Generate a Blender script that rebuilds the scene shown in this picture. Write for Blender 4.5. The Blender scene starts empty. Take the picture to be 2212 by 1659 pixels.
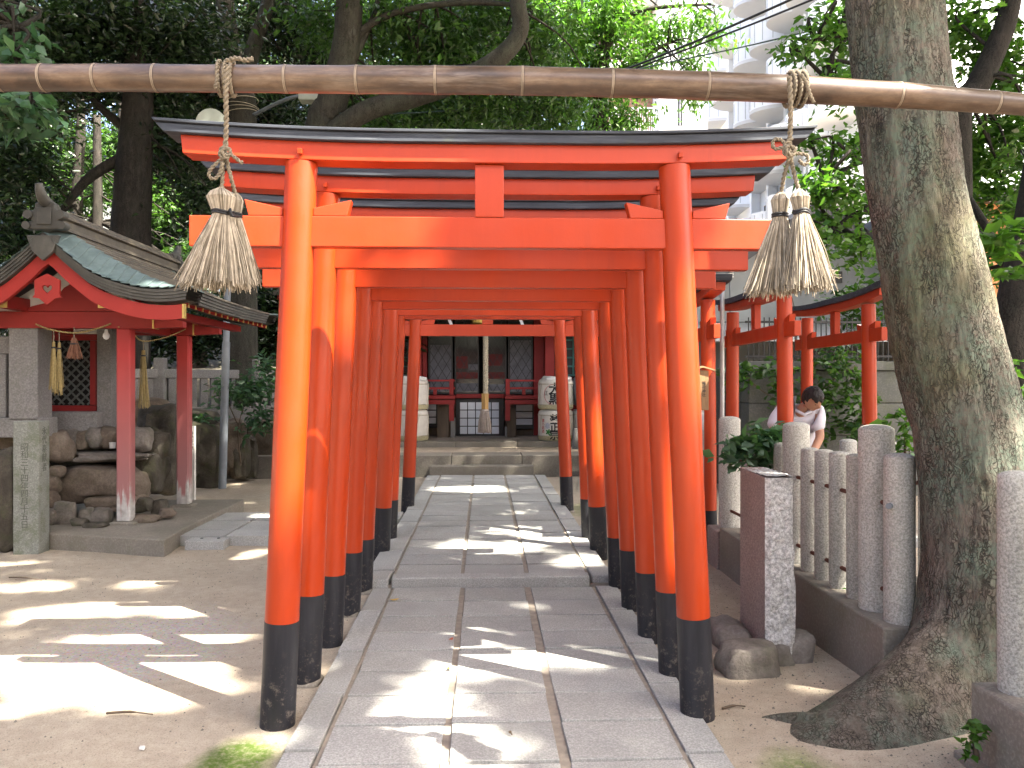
import bpy, bmesh, math, random
import numpy as np
from mathutils import Vector, Matrix, noise, Quaternion

R = math.radians
random.seed(7)
rng = np.random.default_rng(11)
scene = bpy.context.scene

# ------------------------------------------------------------------ camera
# pixel measurements below are on a 2212 x 1659 copy of the photograph
H = 1.55
FPX = 1720.0
YAW = R(2.03)
cam_d = bpy.data.cameras.new('camera')
cam_d.sensor_width = 36.0
cam_d.lens = 36.0 * FPX / 2212.0
cam_d.clip_start = 0.05
cam_d.clip_end = 1000.0
cam = bpy.data.objects.new('camera', cam_d)
scene.collection.objects.link(cam)
cam.location = (0, 0, H)
cam.rotation_euler = (R(90), 0, -YAW)
scene.camera = cam

# ------------------------------------------------------------------ sky and sun
SUN_AZ, SUN_EL = R(125.3), R(55.3)          # clockwise from +Y
SUN = Vector((math.sin(SUN_AZ) * math.cos(SUN_EL), math.cos(SUN_AZ) * math.cos(SUN_EL), math.sin(SUN_EL)))
world = bpy.data.worlds.new('World')
scene.world = world
world.use_nodes = True
wn = world.node_tree
for n in list(wn.nodes):
    wn.nodes.remove(n)
sky = wn.nodes.new('ShaderNodeTexSky')
sky.sky_type = 'NISHITA'
sky.sun_disc = False
sky.sun_elevation = SUN_EL
sky.sun_rotation = SUN_AZ
sky.altitude = 60
sky.air_density = 0.75
sky.dust_density = 8.0
sky.ozone_density = 0.3
bgn = wn.nodes.new('ShaderNodeBackground')
bgn.inputs['Strength'].default_value = 0.13
wo = wn.nodes.new('ShaderNodeOutputWorld')
wn.links.new(sky.outputs[0], bgn.inputs[0])
wn.links.new(bgn.outputs[0], wo.inputs[0])

sun_d = bpy.data.lights.new('sun', 'SUN')
sun_d.energy = 5.0
sun_d.angle = R(0.55)
sun_d.color = (1.0, 0.93, 0.80)
sun_o = bpy.data.objects.new('sun', sun_d)
scene.collection.objects.link(sun_o)
sun_o.rotation_euler = (-SUN).to_track_quat('-Z', 'Y').to_euler()
sun_o.location = (6, -8, 20)

vs = scene.view_settings
vs.view_transform = 'Standard'
vs.look = 'None'
vs.exposure = 2.95
vs.gamma = 1.0
vs.use_curve_mapping = False
scene.cycles.max_bounces = 8
scene.cycles.diffuse_bounces = 4
scene.cycles.glossy_bounces = 3
scene.cycles.transmission_bounces = 4
scene.cycles.transparent_max_bounces = 6
scene.cycles.use_denoising = True
scene.cycles.sample_clamp_indirect = 8.0

# ------------------------------------------------------------------ pixel to place
FW = Vector((math.sin(YAW), math.cos(YAW), 0))
RT = Vector((math.cos(YAW), -math.sin(YAW), 0))
def ray(px, py):
    return FW + RT * ((px - 1106) / FPX) + Vector((0, 0, (829.5 - py) / FPX))
def G(px, py, z=0.0):
    d = ray(px, py); t = (z - H) / d.z
    return Vector((0, 0, H)) + d * t
def AT(px, py, y):
    d = ray(px, py)
    return Vector((0, 0, H)) + d * (y / d.y)
def DP(px, py, dep):
    return Vector((0, 0, H)) + ray(px, py) * dep

# ------------------------------------------------------------------ mesh helpers
COL = scene.collection
class MB:
    def __init__(s):
        s.v = []; s.f = []
    def add(s, vs, fs):
        o = len(s.v)
        s.v.extend([tuple(v) for v in vs]); s.f.extend([tuple(i + o for i in f) for f in fs]); return s
    def box(s, x0, x1, y0, y1, z0, z1):
        return s.add([(x0,y0,z0),(x1,y0,z0),(x1,y1,z0),(x0,y1,z0),(x0,y0,z1),(x1,y0,z1),(x1,y1,z1),(x0,y1,z1)],
                     [(0,3,2,1),(4,5,6,7),(0,1,5,4),(1,2,6,5),(2,3,7,6),(3,0,4,7)])
    def bar(s, p0, p1, w, h, up=(0,0,1)):
        p0 = Vector(p0); p1 = Vector(p1); d = (p1 - p0).normalized(); up = Vector(up)
        sd = d.cross(up)
        if sd.length < 1e-5: sd = d.cross(Vector((1,0,0)))
        sd.normalize(); u = sd.cross(d)
        a = sd * w / 2; b = u * h / 2
        return s.add([p0-a-b,p0+a-b,p0+a+b,p0-a+b,p1-a-b,p1+a-b,p1+a+b,p1-a+b],
                     [(0,1,2,3),(7,6,5,4),(0,4,5,1),(1,5,6,2),(2,6,7,3),(3,7,4,0)])
    def tube(s, pts, rad, n=10, cap=True, twist=0.0):
        pts = [Vector(p) for p in pts]
        if not hasattr(rad, '__len__'): rad = [rad] * len(pts)
        o = len(s.v); m = len(pts); ref = None
        for i, p in enumerate(pts):
            d = pts[min(i+1, m-1)] - pts[max(i-1, 0)]
            d = d.normalized() if d.length > 1e-9 else Vector((0,0,1))
            if ref is None:
                ref = d.cross(Vector((0,0,1)))
                if ref.length < 1e-3: ref = d.cross(Vector((1,0,0)))
            ref = ref - d * ref.dot(d)
            if ref.length < 1e-6: ref = d.orthogonal()
            ref.normalize(); bt = d.cross(ref)
            for k in range(n):
                a = 2 * math.pi * k / n + twist * i
                s.v.append(tuple(p + (ref * math.cos(a) + bt * math.sin(a)) * rad[i]))
        for i in range(m - 1):
            for k in range(n):
                a = o + i*n + k; b = o + i*n + (k+1) % n
                s.f.append((a, b, b + n, a + n))
        if cap:
            s.f.append(tuple(o + k for k in reversed(range(n))))
            s.f.append(tuple(o + (m-1)*n + k for k in range(n)))
        return s
    def cyl(s, p0, p1, r0, r1=None, n=20, cap=True):
        return s.tube([p0, p1], [r0, r0 if r1 is None else r1], n, cap)
    def lathe(s, prof, c=(0,0,0), n=28):
        o = len(s.v); m = len(prof)
        for r, z in prof:
            for k in range(n):
                a = 2*math.pi*k/n
                s.v.append((c[0]+r*math.cos(a), c[1]+r*math.sin(a), c[2]+z))
        for i in range(m-1):
            for k in range(n):
                a = o+i*n+k; b = o+i*n+(k+1)%n
                s.f.append((a,b,b+n,a+n))
        s.f.append(tuple(o+k for k in reversed(range(n))))
        s.f.append(tuple(o+(m-1)*n+k for k in range(n)))
        return s
    def prism(s, poly, ext, org=(0,0,0), u=(1,0,0), w=(0,0,1)):
        """poly in (u,w) extruded by vector ext"""
        org = Vector(org); u = Vector(u); w = Vector(w); ext = Vector(ext)
        n = len(poly)
        a = [org + u*p + w*q for p, q in poly]
        return s.add(a + [p + ext for p in a],
                     [tuple(range(n)), tuple(reversed(range(n, 2*n)))] +
                     [(i, i+n, (i+1) % n + n, (i+1) % n) for i in range(n)])
    def grid(s, rows):
        """rows: list of equal-length point lists"""
        o = len(s.v); m = len(rows[0])
        for r in rows: s.v.extend([tuple(p) for p in r])
        for i in range(len(rows)-1):
            for k in range(m-1):
                a = o+i*m+k
                s.f.append((a, a+1, a+m+1, a+m))
        return s

INV = {}
def finish(o, smooth, bevel, segs=2):
    me = o.data
    if smooth:
        me.shade_smooth()
        if smooth is not True:
            me.set_sharp_from_angle(angle=R(smooth))
    if bevel:
        b = o.modifiers.new('bevel', 'BEVEL'); b.width = bevel; b.segments = segs; b.limit_method = 'ANGLE'
        b.angle_limit = R(40)
def tag(o, label=None, cat=None, group=None, kind=None):
    if label: o['label'] = label
    if cat: o['category'] = cat
    if group: o['group'] = group
    if kind: o['kind'] = kind
    return o
def link(o, parent=None):
    COL.objects.link(o)
    if parent is not None:
        o.parent = parent
        o.matrix_parent_inverse = INV.get(parent.name, Matrix.Identity(4))
    return o
def fixnormals(me):
    bm = bmesh.new(); bm.from_mesh(me)
    bmesh.ops.recalc_face_normals(bm, faces=bm.faces)
    bm.to_mesh(me); bm.free()
def ob(name, mb, mat, parent=None, smooth=None, bevel=None, segs=2, fix=True):
    me = bpy.data.meshes.new(name)
    me.from_pydata(mb.v, [], mb.f)
    if fix: fixnormals(me)
    me.materials.append(mat)
    o = bpy.data.objects.new(name, me)
    finish(o, smooth, bevel, segs)
    return link(o, parent)
def obm(name, me, mat, parent=None, smooth=None):
    me.name = name
    me.materials.clear(); me.materials.append(mat)
    o = bpy.data.objects.new(name, me)
    finish(o, smooth, None)
    return link(o, parent)
def thing(name, loc, label, cat, group=None):
    """Empty at the thing's base; its parts are given in world coordinates"""
    o = bpy.data.objects.new(name, None)
    o.empty_display_size = 0.2
    o.location = loc
    COL.objects.link(o)
    INV[o.name] = Matrix.Translation(Vector(loc)).inverted()
    return tag(o, label, cat, group)
def copy_thing(o, delta, label=None):
    """copy a thing, its parts and their sub-parts; shares mesh data"""
    def rec(src, par):
        c = src.copy(); COL.objects.link(c); c.parent = par
        for ch in [x for x in bpy.data.objects if x.parent == src]:
            rec(ch, c)
        return c
    c = rec(o, None); c.location = Vector(o.location) + Vector(delta)
    if label: c['label'] = label
    return c

def rock_mesh(name, c, size, seed, sub=3, rough=0.28, flat=0.0, freq=1.1):
    bm = bmesh.new()
    bmesh.ops.create_icosphere(bm, subdivisions=sub, radius=1.0)
    off = Vector((seed * 3.7, seed * 1.3, seed * 7.1))
    for v in bm.verts:
        p = v.co.copy()
        d = noise.noise(p * freq + off) * rough * 1.6 + noise.noise(p * freq * 2.7 + off) * rough * .5 + noise.noise(p * freq * 7 + off) * rough * .14
        # facets
        cell = noise.cell_vector(p * 0.9 + off)
        q = p * (1 + d)
        for ax in range(3):
            lim = 0.72 + 0.2 * noise.noise(off + Vector((ax * 5.1, 2, 3)))
            if q[ax] > lim: q[ax] = lim + (q[ax] - lim) * 0.35
            if q[ax] < -lim: q[ax] = -lim + (q[ax] + lim) * 0.35
        v.co = Vector((q.x * size[0], q.y * size[1], q.z * size[2])) + Vector(c)
    me = bpy.data.meshes.new(name)
    bm.to_mesh(me); bm.free()
    return me
def rock(name, c, size, seed, mat, parent=None, **k):
    return obm(name, rock_mesh(name, c, size, seed, **k), mat, parent, smooth=45)

def text_mesh(body, size, depth=0.0, line=1.0, res=3, bold=0.0):
    cu = bpy.data.curves.new('writing', 'FONT')
    cu.body = body; cu.size = size; cu.align_x = 'CENTER'; cu.align_y = 'TOP'
    cu.extrude = depth; cu.resolution_u = res; cu.space_line = line; cu.offset = bold
    t = bpy.data.objects.new('writing_source', cu)
    COL.objects.link(t)
    dg = bpy.context.evaluated_depsgraph_get()
    me = bpy.data.meshes.new_from_object(t.evaluated_get(dg))
    bpy.data.objects.remove(t); bpy.data.curves.remove(cu)
    return me
def text_on(name, body, size, org, u, w, mat, parent, depth=0.001, line=1.0, bend=None, bold=0.0):
    """writing with its top centre at org, running along u, with w up; bend=(axis point, radius) wraps it on a drum"""
    me = text_mesh(body, size, depth, line, 3, bold)
    org = Vector(org); u = Vector(u).normalized(); w = Vector(w).normalized(); n = u.cross(w)
    if bend:
        bm = bmesh.new(); bm.from_mesh(me)
        bmesh.ops.triangulate(bm, faces=bm.faces)
        bmesh.ops.subdivide_edges(bm, edges=[e for e in bm.edges if e.calc_length() > 0.03], cuts=2)
        bm.to_mesh(me); bm.free()
        ctr, rad, ang = bend
        for v in me.vertices:
            a = ang + v.co.x / rad; rr = rad + v.co.z
            v.co = Vector((ctr[0] + rr * math.sin(a), ctr[1] - rr * math.cos(a), org.z + v.co.y))
    else:
        for v in me.vertices:
            v.co = org + u * v.co.x + w * v.co.y + n * v.co.z
    return obm(name, me, mat, parent)

def rope_pts(path, r, strand, nst, pitch, step=0.004):
    """helical strand centre line along a polyline"""
    pts = [Vector(p) for p in path]
    L = [0.0]
    for a, b in zip(pts, pts[1:]): L.append(L[-1] + (b - a).length)
    n = max(4, int(L[-1] / step)); out = []; j = 0; ref = None
    for i in range(n + 1):
        t = L[-1] * i / n
        while j < len(L) - 2 and L[j+1] < t: j += 1
        f = (t - L[j]) / max(1e-9, L[j+1] - L[j])
        p = pts[j].lerp(pts[j+1], f); d = (pts[j+1] - pts[j]).normalized()
        if ref is None: ref = d.orthogonal()
        ref = (ref - d * ref.dot(d)).normalized(); b = d.cross(ref)
        a = 2 * math.pi * (t / pitch + strand / nst)
        out.append(p + (ref * math.cos(a) + b * math.sin(a)) * r)
    return out
def smooth_path(ctrl, n=8):
    c = [Vector(p) for p in ctrl]; out = []
    for i in range(len(c) - 1):
        p0 = c[max(i-1, 0)]; p1 = c[i]; p2 = c[i+1]; p3 = c[min(i+2, len(c)-1)]
        for k in range(n):
            t = k / n
            out.append(0.5 * ((2*p1) + (p2-p0)*t + (2*p0-5*p1+4*p2-p3)*t*t + (3*p1-p0-3*p2+p3)*t**3))
    out.append(c[-1]); return out
def rope(mb, ctrl, r, strands=3, pitch=None, n=6, step=0.006, sm=8):
    path = smooth_path(ctrl, sm)
    pitch = pitch or r * 6
    for k in range(strands):
        mb.tube(rope_pts(path, r * 0.5, k, strands, pitch, step), r * 0.58, n)
    return mb

# ------------------------------------------------------------------ leaves (numpy)
def leaf_obj(name, pos, mat, parent, size=0.1, droop=0.3, up=0.6, aspect=0.42, axis=None, sizes=None, seed=0):
    """one bent four-sided blade per point"""
    r = np.random.default_rng(seed + 5)
    pos = np.asarray(pos, dtype=np.float64); n = len(pos)
    d = r.normal(size=(n, 3)); d[:, 2] = d[:, 2] * 0.45 - droop
    if axis is not None: d = d * 0.7 + np.asarray(axis)
    d /= np.linalg.norm(d, axis=1)[:, None] + 1e-9
    nn = r.normal(size=(n, 3)); nn[:, 2] = np.abs(nn[:, 2]) + up
    nn -= d * (nn * d).sum(1)[:, None]; nn /= np.linalg.norm(nn, axis=1)[:, None] + 1e-9
    s = np.cross(d, nn)
    L = (size * r.uniform(0.65, 1.3, n))[:, None] if sizes is None else np.asarray(sizes)[:, None]
    W = L * aspect * 0.5 * r.uniform(.8, 1.2, n)[:, None]
    v = np.empty((n, 4, 3))
    v[:, 0] = pos; v[:, 1] = pos + d*L*.42 + s*W + nn*L*.07
    v[:, 2] = pos + d*L - nn*L*.08; v[:, 3] = pos + d*L*.42 - s*W + nn*L*.07
    base = (np.arange(n) * 4)[:, None]
    idx = np.concatenate([base, base+1, base+2, base, base+2, base+3], axis=1).ravel()
    me = bpy.data.meshes.new(name)
    me.vertices.add(n*4); me.vertices.foreach_set('co', v.ravel())
    me.loops.add(n*6); me.loops.foreach_set('vertex_index', idx.astype(np.int32))
    me.polygons.add(n*2)
    me.polygons.foreach_set('loop_start', np.arange(0, n*6, 3, dtype=np.int32))
    me.update(calc_edges=True); me.validate()
    me.materials.append(mat)
    o = bpy.data.objects.new(name, me)
    return link(o, parent)
def sprays(blobs, r, per=16, spread=0.16, shell=0.5):
    """leaf positions: sprays of leaves spread through ellipsoids (centre, radii, sprays)"""
    out = []
    for c, rad, k in blobs:
        u = r.normal(size=(k, 3)); u /= np.linalg.norm(u, axis=1)[:, None]
        q = r.uniform(0, 1, k) ** shell
        ctr = np.asarray(c) + u * q[:, None] * np.asarray(rad)
        dr = r.normal(size=(k, 3)) * spread; dr[:, 2] *= .6
        t = r.uniform(-1, 1, (k, per, 1))
        p = ctr[:, None, :] + dr[:, None, :] * t * 1.4 + r.normal(size=(k, per, 3)) * spread * .42
        out.append(p.reshape(-1, 3))
    return np.concatenate(out)

# ------------------------------------------------------------------ materials
def nodemat(name):
    m = bpy.data.materials.new(name); m.use_nodes = True
    nt = m.node_tree; bs = nt.nodes['Principled BSDF']
    return m, nt, bs
class NB:
    def __init__(s, name):
        s.m, s.nt, s.bs = nodemat(name); s.N = s.nt.nodes; s.L = s.nt.links
        s.tc = s.N.new('ShaderNodeTexCoord'); s.geo = None
        s.co = s.tc.outputs['Object']
    def world(s):
        s.geo = s.geo or s.N.new('ShaderNodeNewGeometry'); s.co = s.geo.outputs['Position']; return s
    def val(s, sock, v):
        if hasattr(v, 'links'): s.L.new(v, sock)
        elif isinstance(v, (tuple, list)) and len(v) == 3 and sock.type == 'RGBA': sock.default_value = (*v, 1)
        else: sock.default_value = v
    def mapping(s, scale, co=None, rot=(0,0,0)):
        n = s.N.new('ShaderNodeMapping'); n.inputs['Scale'].default_value = scale; n.inputs['Rotation'].default_value = rot
        s.L.new(co or s.co, n.inputs['Vector']); return n.outputs[0]
    def noise(s, scale, detail=4, rough=.55, co=None, dist=0.0):
        n = s.N.new('ShaderNodeTexNoise'); n.inputs['Scale'].default_value = scale
        n.inputs['Detail'].default_value = detail; n.inputs['Roughness'].default_value = rough; n.inputs['Distortion'].default_value = dist
        s.L.new(co or s.co, n.inputs['Vector']); return n.outputs['Fac']
    def vor(s, scale, co=None, feature='F1', out='Distance', rand=1.0):
        n = s.N.new('ShaderNodeTexVoronoi'); n.feature = feature; n.inputs['Scale'].default_value = scale
        n.inputs['Randomness'].default_value = rand
        s.L.new(co or s.co, n.inputs['Vector']); return n.outputs[out]
    def ramp(s, fac, stops, interp='LINEAR'):
        n = s.N.new('ShaderNodeValToRGB'); n.color_ramp.interpolation = interp
        e = n.color_ramp.elements
        while len(e) < len(stops): e.new(.5)
        for k, (p, c) in enumerate(stops):
            e[k].position = p
            e[k].color = (c, c, c, 1) if not hasattr(c, '__len__') else (*c, 1)
        s.L.new(fac, n.inputs[0]); return n.outputs[0]
    def mix(s, f, a, b, mode='MIX'):
        n = s.N.new('ShaderNodeMix'); n.data_type = 'RGBA'; n.blend_type = mode
        s.val(n.inputs[0], f); s.val(n.inputs[6], a); s.val(n.inputs[7], b); return n.outputs[2]
    def math(s, op, a, b=0.5, clamp=False):
        n = s.N.new('ShaderNodeMath'); n.operation = op; n.use_clamp = clamp
        s.val(n.inputs[0], a); s.val(n.inputs[1], b); return n.outputs[0]
    def xyz(s, co=None):
        n = s.N.new('ShaderNodeSeparateXYZ'); s.L.new(co or s.co, n.inputs[0]); return n.outputs
    def rnd(s):
        return s.N.new('ShaderNodeObjectInfo').outputs['Random']
    def island(s):
        s.geo = s.geo or s.N.new('ShaderNodeNewGeometry'); return s.geo.outputs['Random Per Island']
    def bump(s, h, strength=.3, dist=.01, normal=None):
        n = s.N.new('ShaderNodeBump'); n.inputs['Strength'].default_value = strength; n.inputs['Distance'].default_value = dist
        s.L.new(h, n.inputs['Height'])
        if normal: s.L.new(normal, n.inputs['Normal'])
        s.L.new(n.outputs[0], s.bs.inputs['Normal']); return n.outputs[0]
    def out(s, col, rough=.6, spec=None, metal=0):
        s.val(s.bs.inputs['Base Color'], col); s.val(s.bs.inputs['Roughness'], rough)
        if spec is not None: s.bs.inputs['Specular IOR Level'].default_value = spec
        s.bs.inputs['Metallic'].default_value = metal
        return s.m
def plain(name, col, rough=.6, var=.15, scale=6, bump=.15, spec=.4, metal=0, stretch=(1,1,1)):
    b = NB(name).world()
    co = b.mapping(stretch)
    f = b.noise(scale, 6, .6, co)
    dk = tuple(c*(1-var) for c in col); lt = tuple(min(1, c*(1+var)) for c in col)
    c = b.ramp(f, [(.3, dk), (.7, lt)])
    c = b.mix(b.math('MULTIPLY', b.rnd(), .25), c, tuple(x*.7 for x in col))
    if bump: b.bump(b.noise(scale*6, 4, .6, co), bump, .004)
    return b.out(c, rough, spec, metal)

M = {}
def vermilion(name, col, worn=0.0):
    b = NB(name).world()
    g = b.noise(40, 5, .6, b.mapping((1, 1, .06)))
    big = b.noise(1.6, 4, .6)
    c = b.mix(b.ramp(g, [(.3, 0.0), (.75, .22)]), col, tuple(x*.72 for x in col))
    c = b.mix(b.ramp(big, [(.35, 0.0), (.7, .3)]), c, (col[0]*.86, col[1]*.62, col[2]*.7))
    spots = b.ramp(b.noise(24, 3, .7), [(.76, 0.0), (.8, worn)])
    c = b.mix(spots, c, (.30, .20, .15))
    # grime low down and thin rain streaks
    st = b.ramp(b.noise(9, 5, .7, b.mapping((1, 1, .08))), [(.56, 0.0), (.78, .35)])
    c = b.mix(st, c, (col[0]*.5, col[1]*.45, col[2]*.6))
    b.bump(b.math('ADD', b.math('MULTIPLY', g, .35), b.noise(70, 3, .5)), .12, .003)
    return b.out(c, b.ramp(b.noise(5, 4), [(.3, .30), (.7, .46)]), .42)
M['vermilion'] = vermilion('vermilion_paint', (.39, .036, .0022), .15)
M['vermilion_flat'] = vermilion('vermilion_beam_paint', (.40, .037, .0055), .25)
def blackpaint():
    b = NB('black_paint').world()
    z = b.xyz()[2]
    low = b.ramp(z, [(.0, 1.0), (.34, 0.0)])
    chip = b.noise(30, 6, .75)
    dirt = b.math('MULTIPLY', b.ramp(chip, [(.54, 0.0), (.66, 1.0)]), low)
    sp = b.ramp(b.vor(42), [(.0, 1.0), (.13, 0.0)])
    dirt = b.math('MAXIMUM', dirt, b.math('MULTIPLY', sp, b.math('MULTIPLY', low, .8)))
    c = b.mix(b.math('MULTIPLY', dirt, .6), (.014, .014, .018), (.24, .20, .16))
    streak = b.ramp(b.noise(18, 4, .6, b.mapping((1,1,.1))), [(.45, 0.0), (.8, .5)])
    c = b.mix(streak, c, (.05, .05, .055))
    b.bump(b.noise(50, 4), .15, .003)
    return b.out(c, .5, .3)
M['black_paint'] = blackpaint()
def capwood():
    b = NB('weathered_black_cap').world()
    g = b.noise(22, 6, .7, b.mapping((.12, 1, 2.2)))
    c = b.ramp(g, [(.3, (.018, .020, .026)), (.55, (.044, .050, .062)), (.8, (.12, .13, .145))])
    moss = b.ramp(b.noise(5, 5, .7), [(.62, 0.0), (.72, .45)])
    c = b.mix(moss, c, (.05, .055, .035))
    b.bump(g, .5, .004)
    return b.out(c, .6, .3)
M['cap'] = capwood()
def granite(name, lo, hi, speck=.6, scale=120, moss=0.0, stain=.35, bump=.25, bigvar=.12):
    b = NB(name).world()
    n1 = b.noise(scale, 3, .75)
    c = b.ramp(n1, [(.36, tuple(x*(1-speck*.55) for x in lo)), (.5, lo), (.66, hi)])
    v = b.ramp(b.vor(scale*1.2), [(.0, 1.0), (.22, 0.0)])
    c = b.mix(b.math('MULTIPLY', v, speck*.5), c, (.05, .047, .045))
    big = b.noise(2.2, 6, .65)
    c = b.mix(b.ramp(big, [(.42, 0.0), (.72, stain)]), c, tuple(x*.55 for x in lo))
    if moss:
        z = b.noise(4.5, 6, .7)
        c = b.mix(b.ramp(z, [(.48, 0.0), (.66, moss)]), c, (.085, .10, .040))
    c = b.mix(b.math('MULTIPLY', b.rnd(), bigvar*2), c, tuple(x*.5 for x in lo))
    b.bump(b.math('ADD', n1, b.math('MULTIPLY', b.noise(scale*.25, 4), .8)), bump, .006)
    return b.out(c, .82, .25)
M['slab'] = granite('granite_paving', (.348, .345, .325), (.485, .48, .455), .45, 110, 0, .45, .22, .16)
M['granite'] = granite('granite_fence', (.40, .39, .35), (.58, .565, .51), .7, 95, .10, .35, .35, .10)
M['granite_red'] = granite('pinkish_granite', (.29, .225, .20), (.40, .32, .285), .6, 100, 0, .4, .2)
M['granite_rough'] = granite('split_granite', (.45, .445, .43), (.70, .69, .67), .75, 60, 0, .3, .9)  # sunlight on the split stone is put into this paler tone
M['concrete'] = granite('kerb_concrete', (.215, .192, .158), (.29, .262, .222), .15, 60, .2, .5, .2)
M['concrete_dark'] = granite('old_concrete', (.12, .125, .115), (.18, .18, .165), .15, 40, .4, .6, .25)
M['marker'] = granite('mossy_marker_stone', (.22, .23, .20), (.34, .34, .31), .4, 90, .75, .5, .3)
M['fence_old'] = granite('old_grey_stone', (.20, .19, .18), (.29, .28, .265), .4, 70, .2, .4, .25)
def rockmat(name, a, b_, moss=.3, dark=.4):
    b = NB(name).world()
    n = b.noise(3.2, 8, .68, dist=.6)
    c = b.ramp(n, [(.28, tuple(x*dark for x in a)), (.5, a), (.72, b_)])
    c = b.mix(b.ramp(b.noise(45, 4, .7), [(.4, .35), (.6, 0.0)]), c, tuple(x*.45 for x in a))
    if moss: c = b.mix(b.ramp(b.noise(5, 6, .7), [(.5, 0.0), (.68, moss)]), c, (.07, .085, .03))
    b.bump(b.math('ADD', b.noise(9, 8, .7), b.math('MULTIPLY', b.noise(60, 4), .3)), .6, .03)
    return b.out(c, .85, .25)
M['rock'] = rockmat('brown_boulder', (.16, .125, .095), (.26, .215, .17), .25)
M['rock_grey'] = rockmat('grey_boulder', (.17, .15, .13), (.27, .24, .21), .35)
M['rock_dark'] = rockmat('dark_mossy_rock', (.075, .065, .05), (.14, .125, .10), .5)
def dirt():
    b = NB('sandy_ground').world()
    f = b.noise(.7, 6, .6); g = b.noise(150, 3, .7); h = b.noise(14, 5, .65)
    c = b.ramp(f, [(.3, (.345, .292, .222)), (.7, (.465, .402, .312))])
    c = b.mix(b.ramp(h, [(.4, .3), (.65, 0.0)]), c, (.22, .17, .13))
    c = b.mix(b.ramp(g, [(.34, .6), (.48, 0.0)]), c, (.14, .115, .095))
    c = b.mix(b.ramp(g, [(.60, 0.0), (.74, .5)]), c, (.55, .48, .41))
    # gravel patch beside the gates on the left, moss by the paving edge
    x, y, z = b.xyz()
    def blob(cx, cy, rx, ry):
        d = b.math('ADD', b.math('POWER', b.math('DIVIDE', b.math('SUBTRACT', x, cx), rx), 2), b.math('POWER', b.math('DIVIDE', b.math('SUBTRACT', y, cy), ry), 2))
        return b.ramp(b.math('ADD', d, b.math('MULTIPLY', b.noise(3.5, 6, .7), .8)), [(.55, 1.0), (1.0, 0.0)])
    mo = b.math('MAXIMUM', blob(-1.04, 3.36, .27, .36), b.math('MULTIPLY', blob(1.28, 2.95, .26, .62), .8))
    mo = b.math('MAXIMUM', mo, b.math('MULTIPLY', blob(-1.02, 3.95, .12, .3), .7))
    mo = b.math('MAXIMUM', mo, b.math('MULTIPLY', blob(1.35, 9.9, .5, .9), .55))
    c = b.mix(b.math('MULTIPLY', mo, b.ramp(b.noise(38, 5, .7), [(.28, .45), (.55, 1.0)])), c, (.075, .115, .022))
    gr = b.math('MULTIPLY', blob(-2.1, 4.9, .9, 1.2), .8)
    gv = b.vor(75, out='Color')
    c = b.mix(b.math('MULTIPLY', gr, .5), c, b.mix(.7, gv, (.30, .27, .25)))
    wet = blob(-3.1, 8.75, 1.3, .62)
    c = b.mix(b.math('MULTIPLY', wet, .75), c, (.07, .055, .042))
    b.bump(b.math('ADD', b.math('MULTIPLY', g, .8), b.math('MULTIPLY', h, 1.6)), .55, .012)
    return b.out(c, .92, .15)
M['dirt'] = dirt()
M['mortar'] = plain('sandy_mortar', (.255, .22, .18), .95, .25, 18, .4)
def bark(name, base, hi, lichen=(.13, .22, .16), amt=.6, moss=.0, scale=1.0, bstr=.9):
    b = NB(name).world()
    co = b.mapping((1, 1, .30))
    nz = b.N.new('ShaderNodeTexNoise'); nz.inputs['Scale'].default_value = 16*scale; nz.inputs['Detail'].default_value = 5; b.L.new(b.co, nz.inputs['Vector'])
    vm = b.N.new('ShaderNodeVectorMath'); vm.operation = 'MULTIPLY_ADD'; vm.inputs[1].default_value = (.07/scale, .07/scale, .07/scale)
    b.L.new(nz.outputs['Color'], vm.inputs[0]); b.L.new(co, vm.inputs[2]); cw = vm.outputs[0]
    v = b.vor(64*scale, co=cw, feature='DISTANCE_TO_EDGE')
    n = b.noise(22*scale, 8, .75, co)
    cr = b.ramp(v, [(.0, 0.0), (.13, 1.0)])
    crack = b.math('MAXIMUM', cr, b.ramp(b.noise(12*scale, 5, .7, co), [(.42, 0.0), (.62, 1.0)]))
    c = b.ramp(n, [(.28, tuple(x*.5 for x in base)), (.5, base), (.75, hi)])
    li = b.math('MULTIPLY', b.ramp(b.noise(2.6, 5, .65), [(.42, 0.0), (.60, 1.0)]), b.ramp(b.noise(30, 6, .75), [(.36, 0.0), (.52, amt)]))
    c = b.mix(li, c, lichen)
    if moss:
        c = b.mix(b.math('MULTIPLY', b.ramp(b.noise(1.7, 4, .6), [(.5, 0.0), (.68, 1.0)]), moss), c, (.06, .08, .012))
    c = b.mix(b.math('MULTIPLY', b.math('SUBTRACT', 1.0, crack), .85), c, tuple(x*.25 for x in base))
    hgt = b.math('ADD', b.math('MULTIPLY', crack, .55), b.math('MULTIPLY', n, .7))
    b.bump(hgt, bstr, .022)
    return b.out(c, .9, .2)
M['bark'] = bark('lichened_bark', (.135, .112, .090), (.235, .20, .165), (.115, .165, .125), .68, .35, 1.0)
M['bark_bg'] = bark('grey_bark', (.046, .042, .033), (.08, .072, .058), (.05, .062, .04), .4, 0, .8, .5)
M['bark_dark'] = bark('dark_bark', (.028, .024, .020), (.055, .047, .04), (.03, .035, .025), .3, 0, .9, .5)
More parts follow.
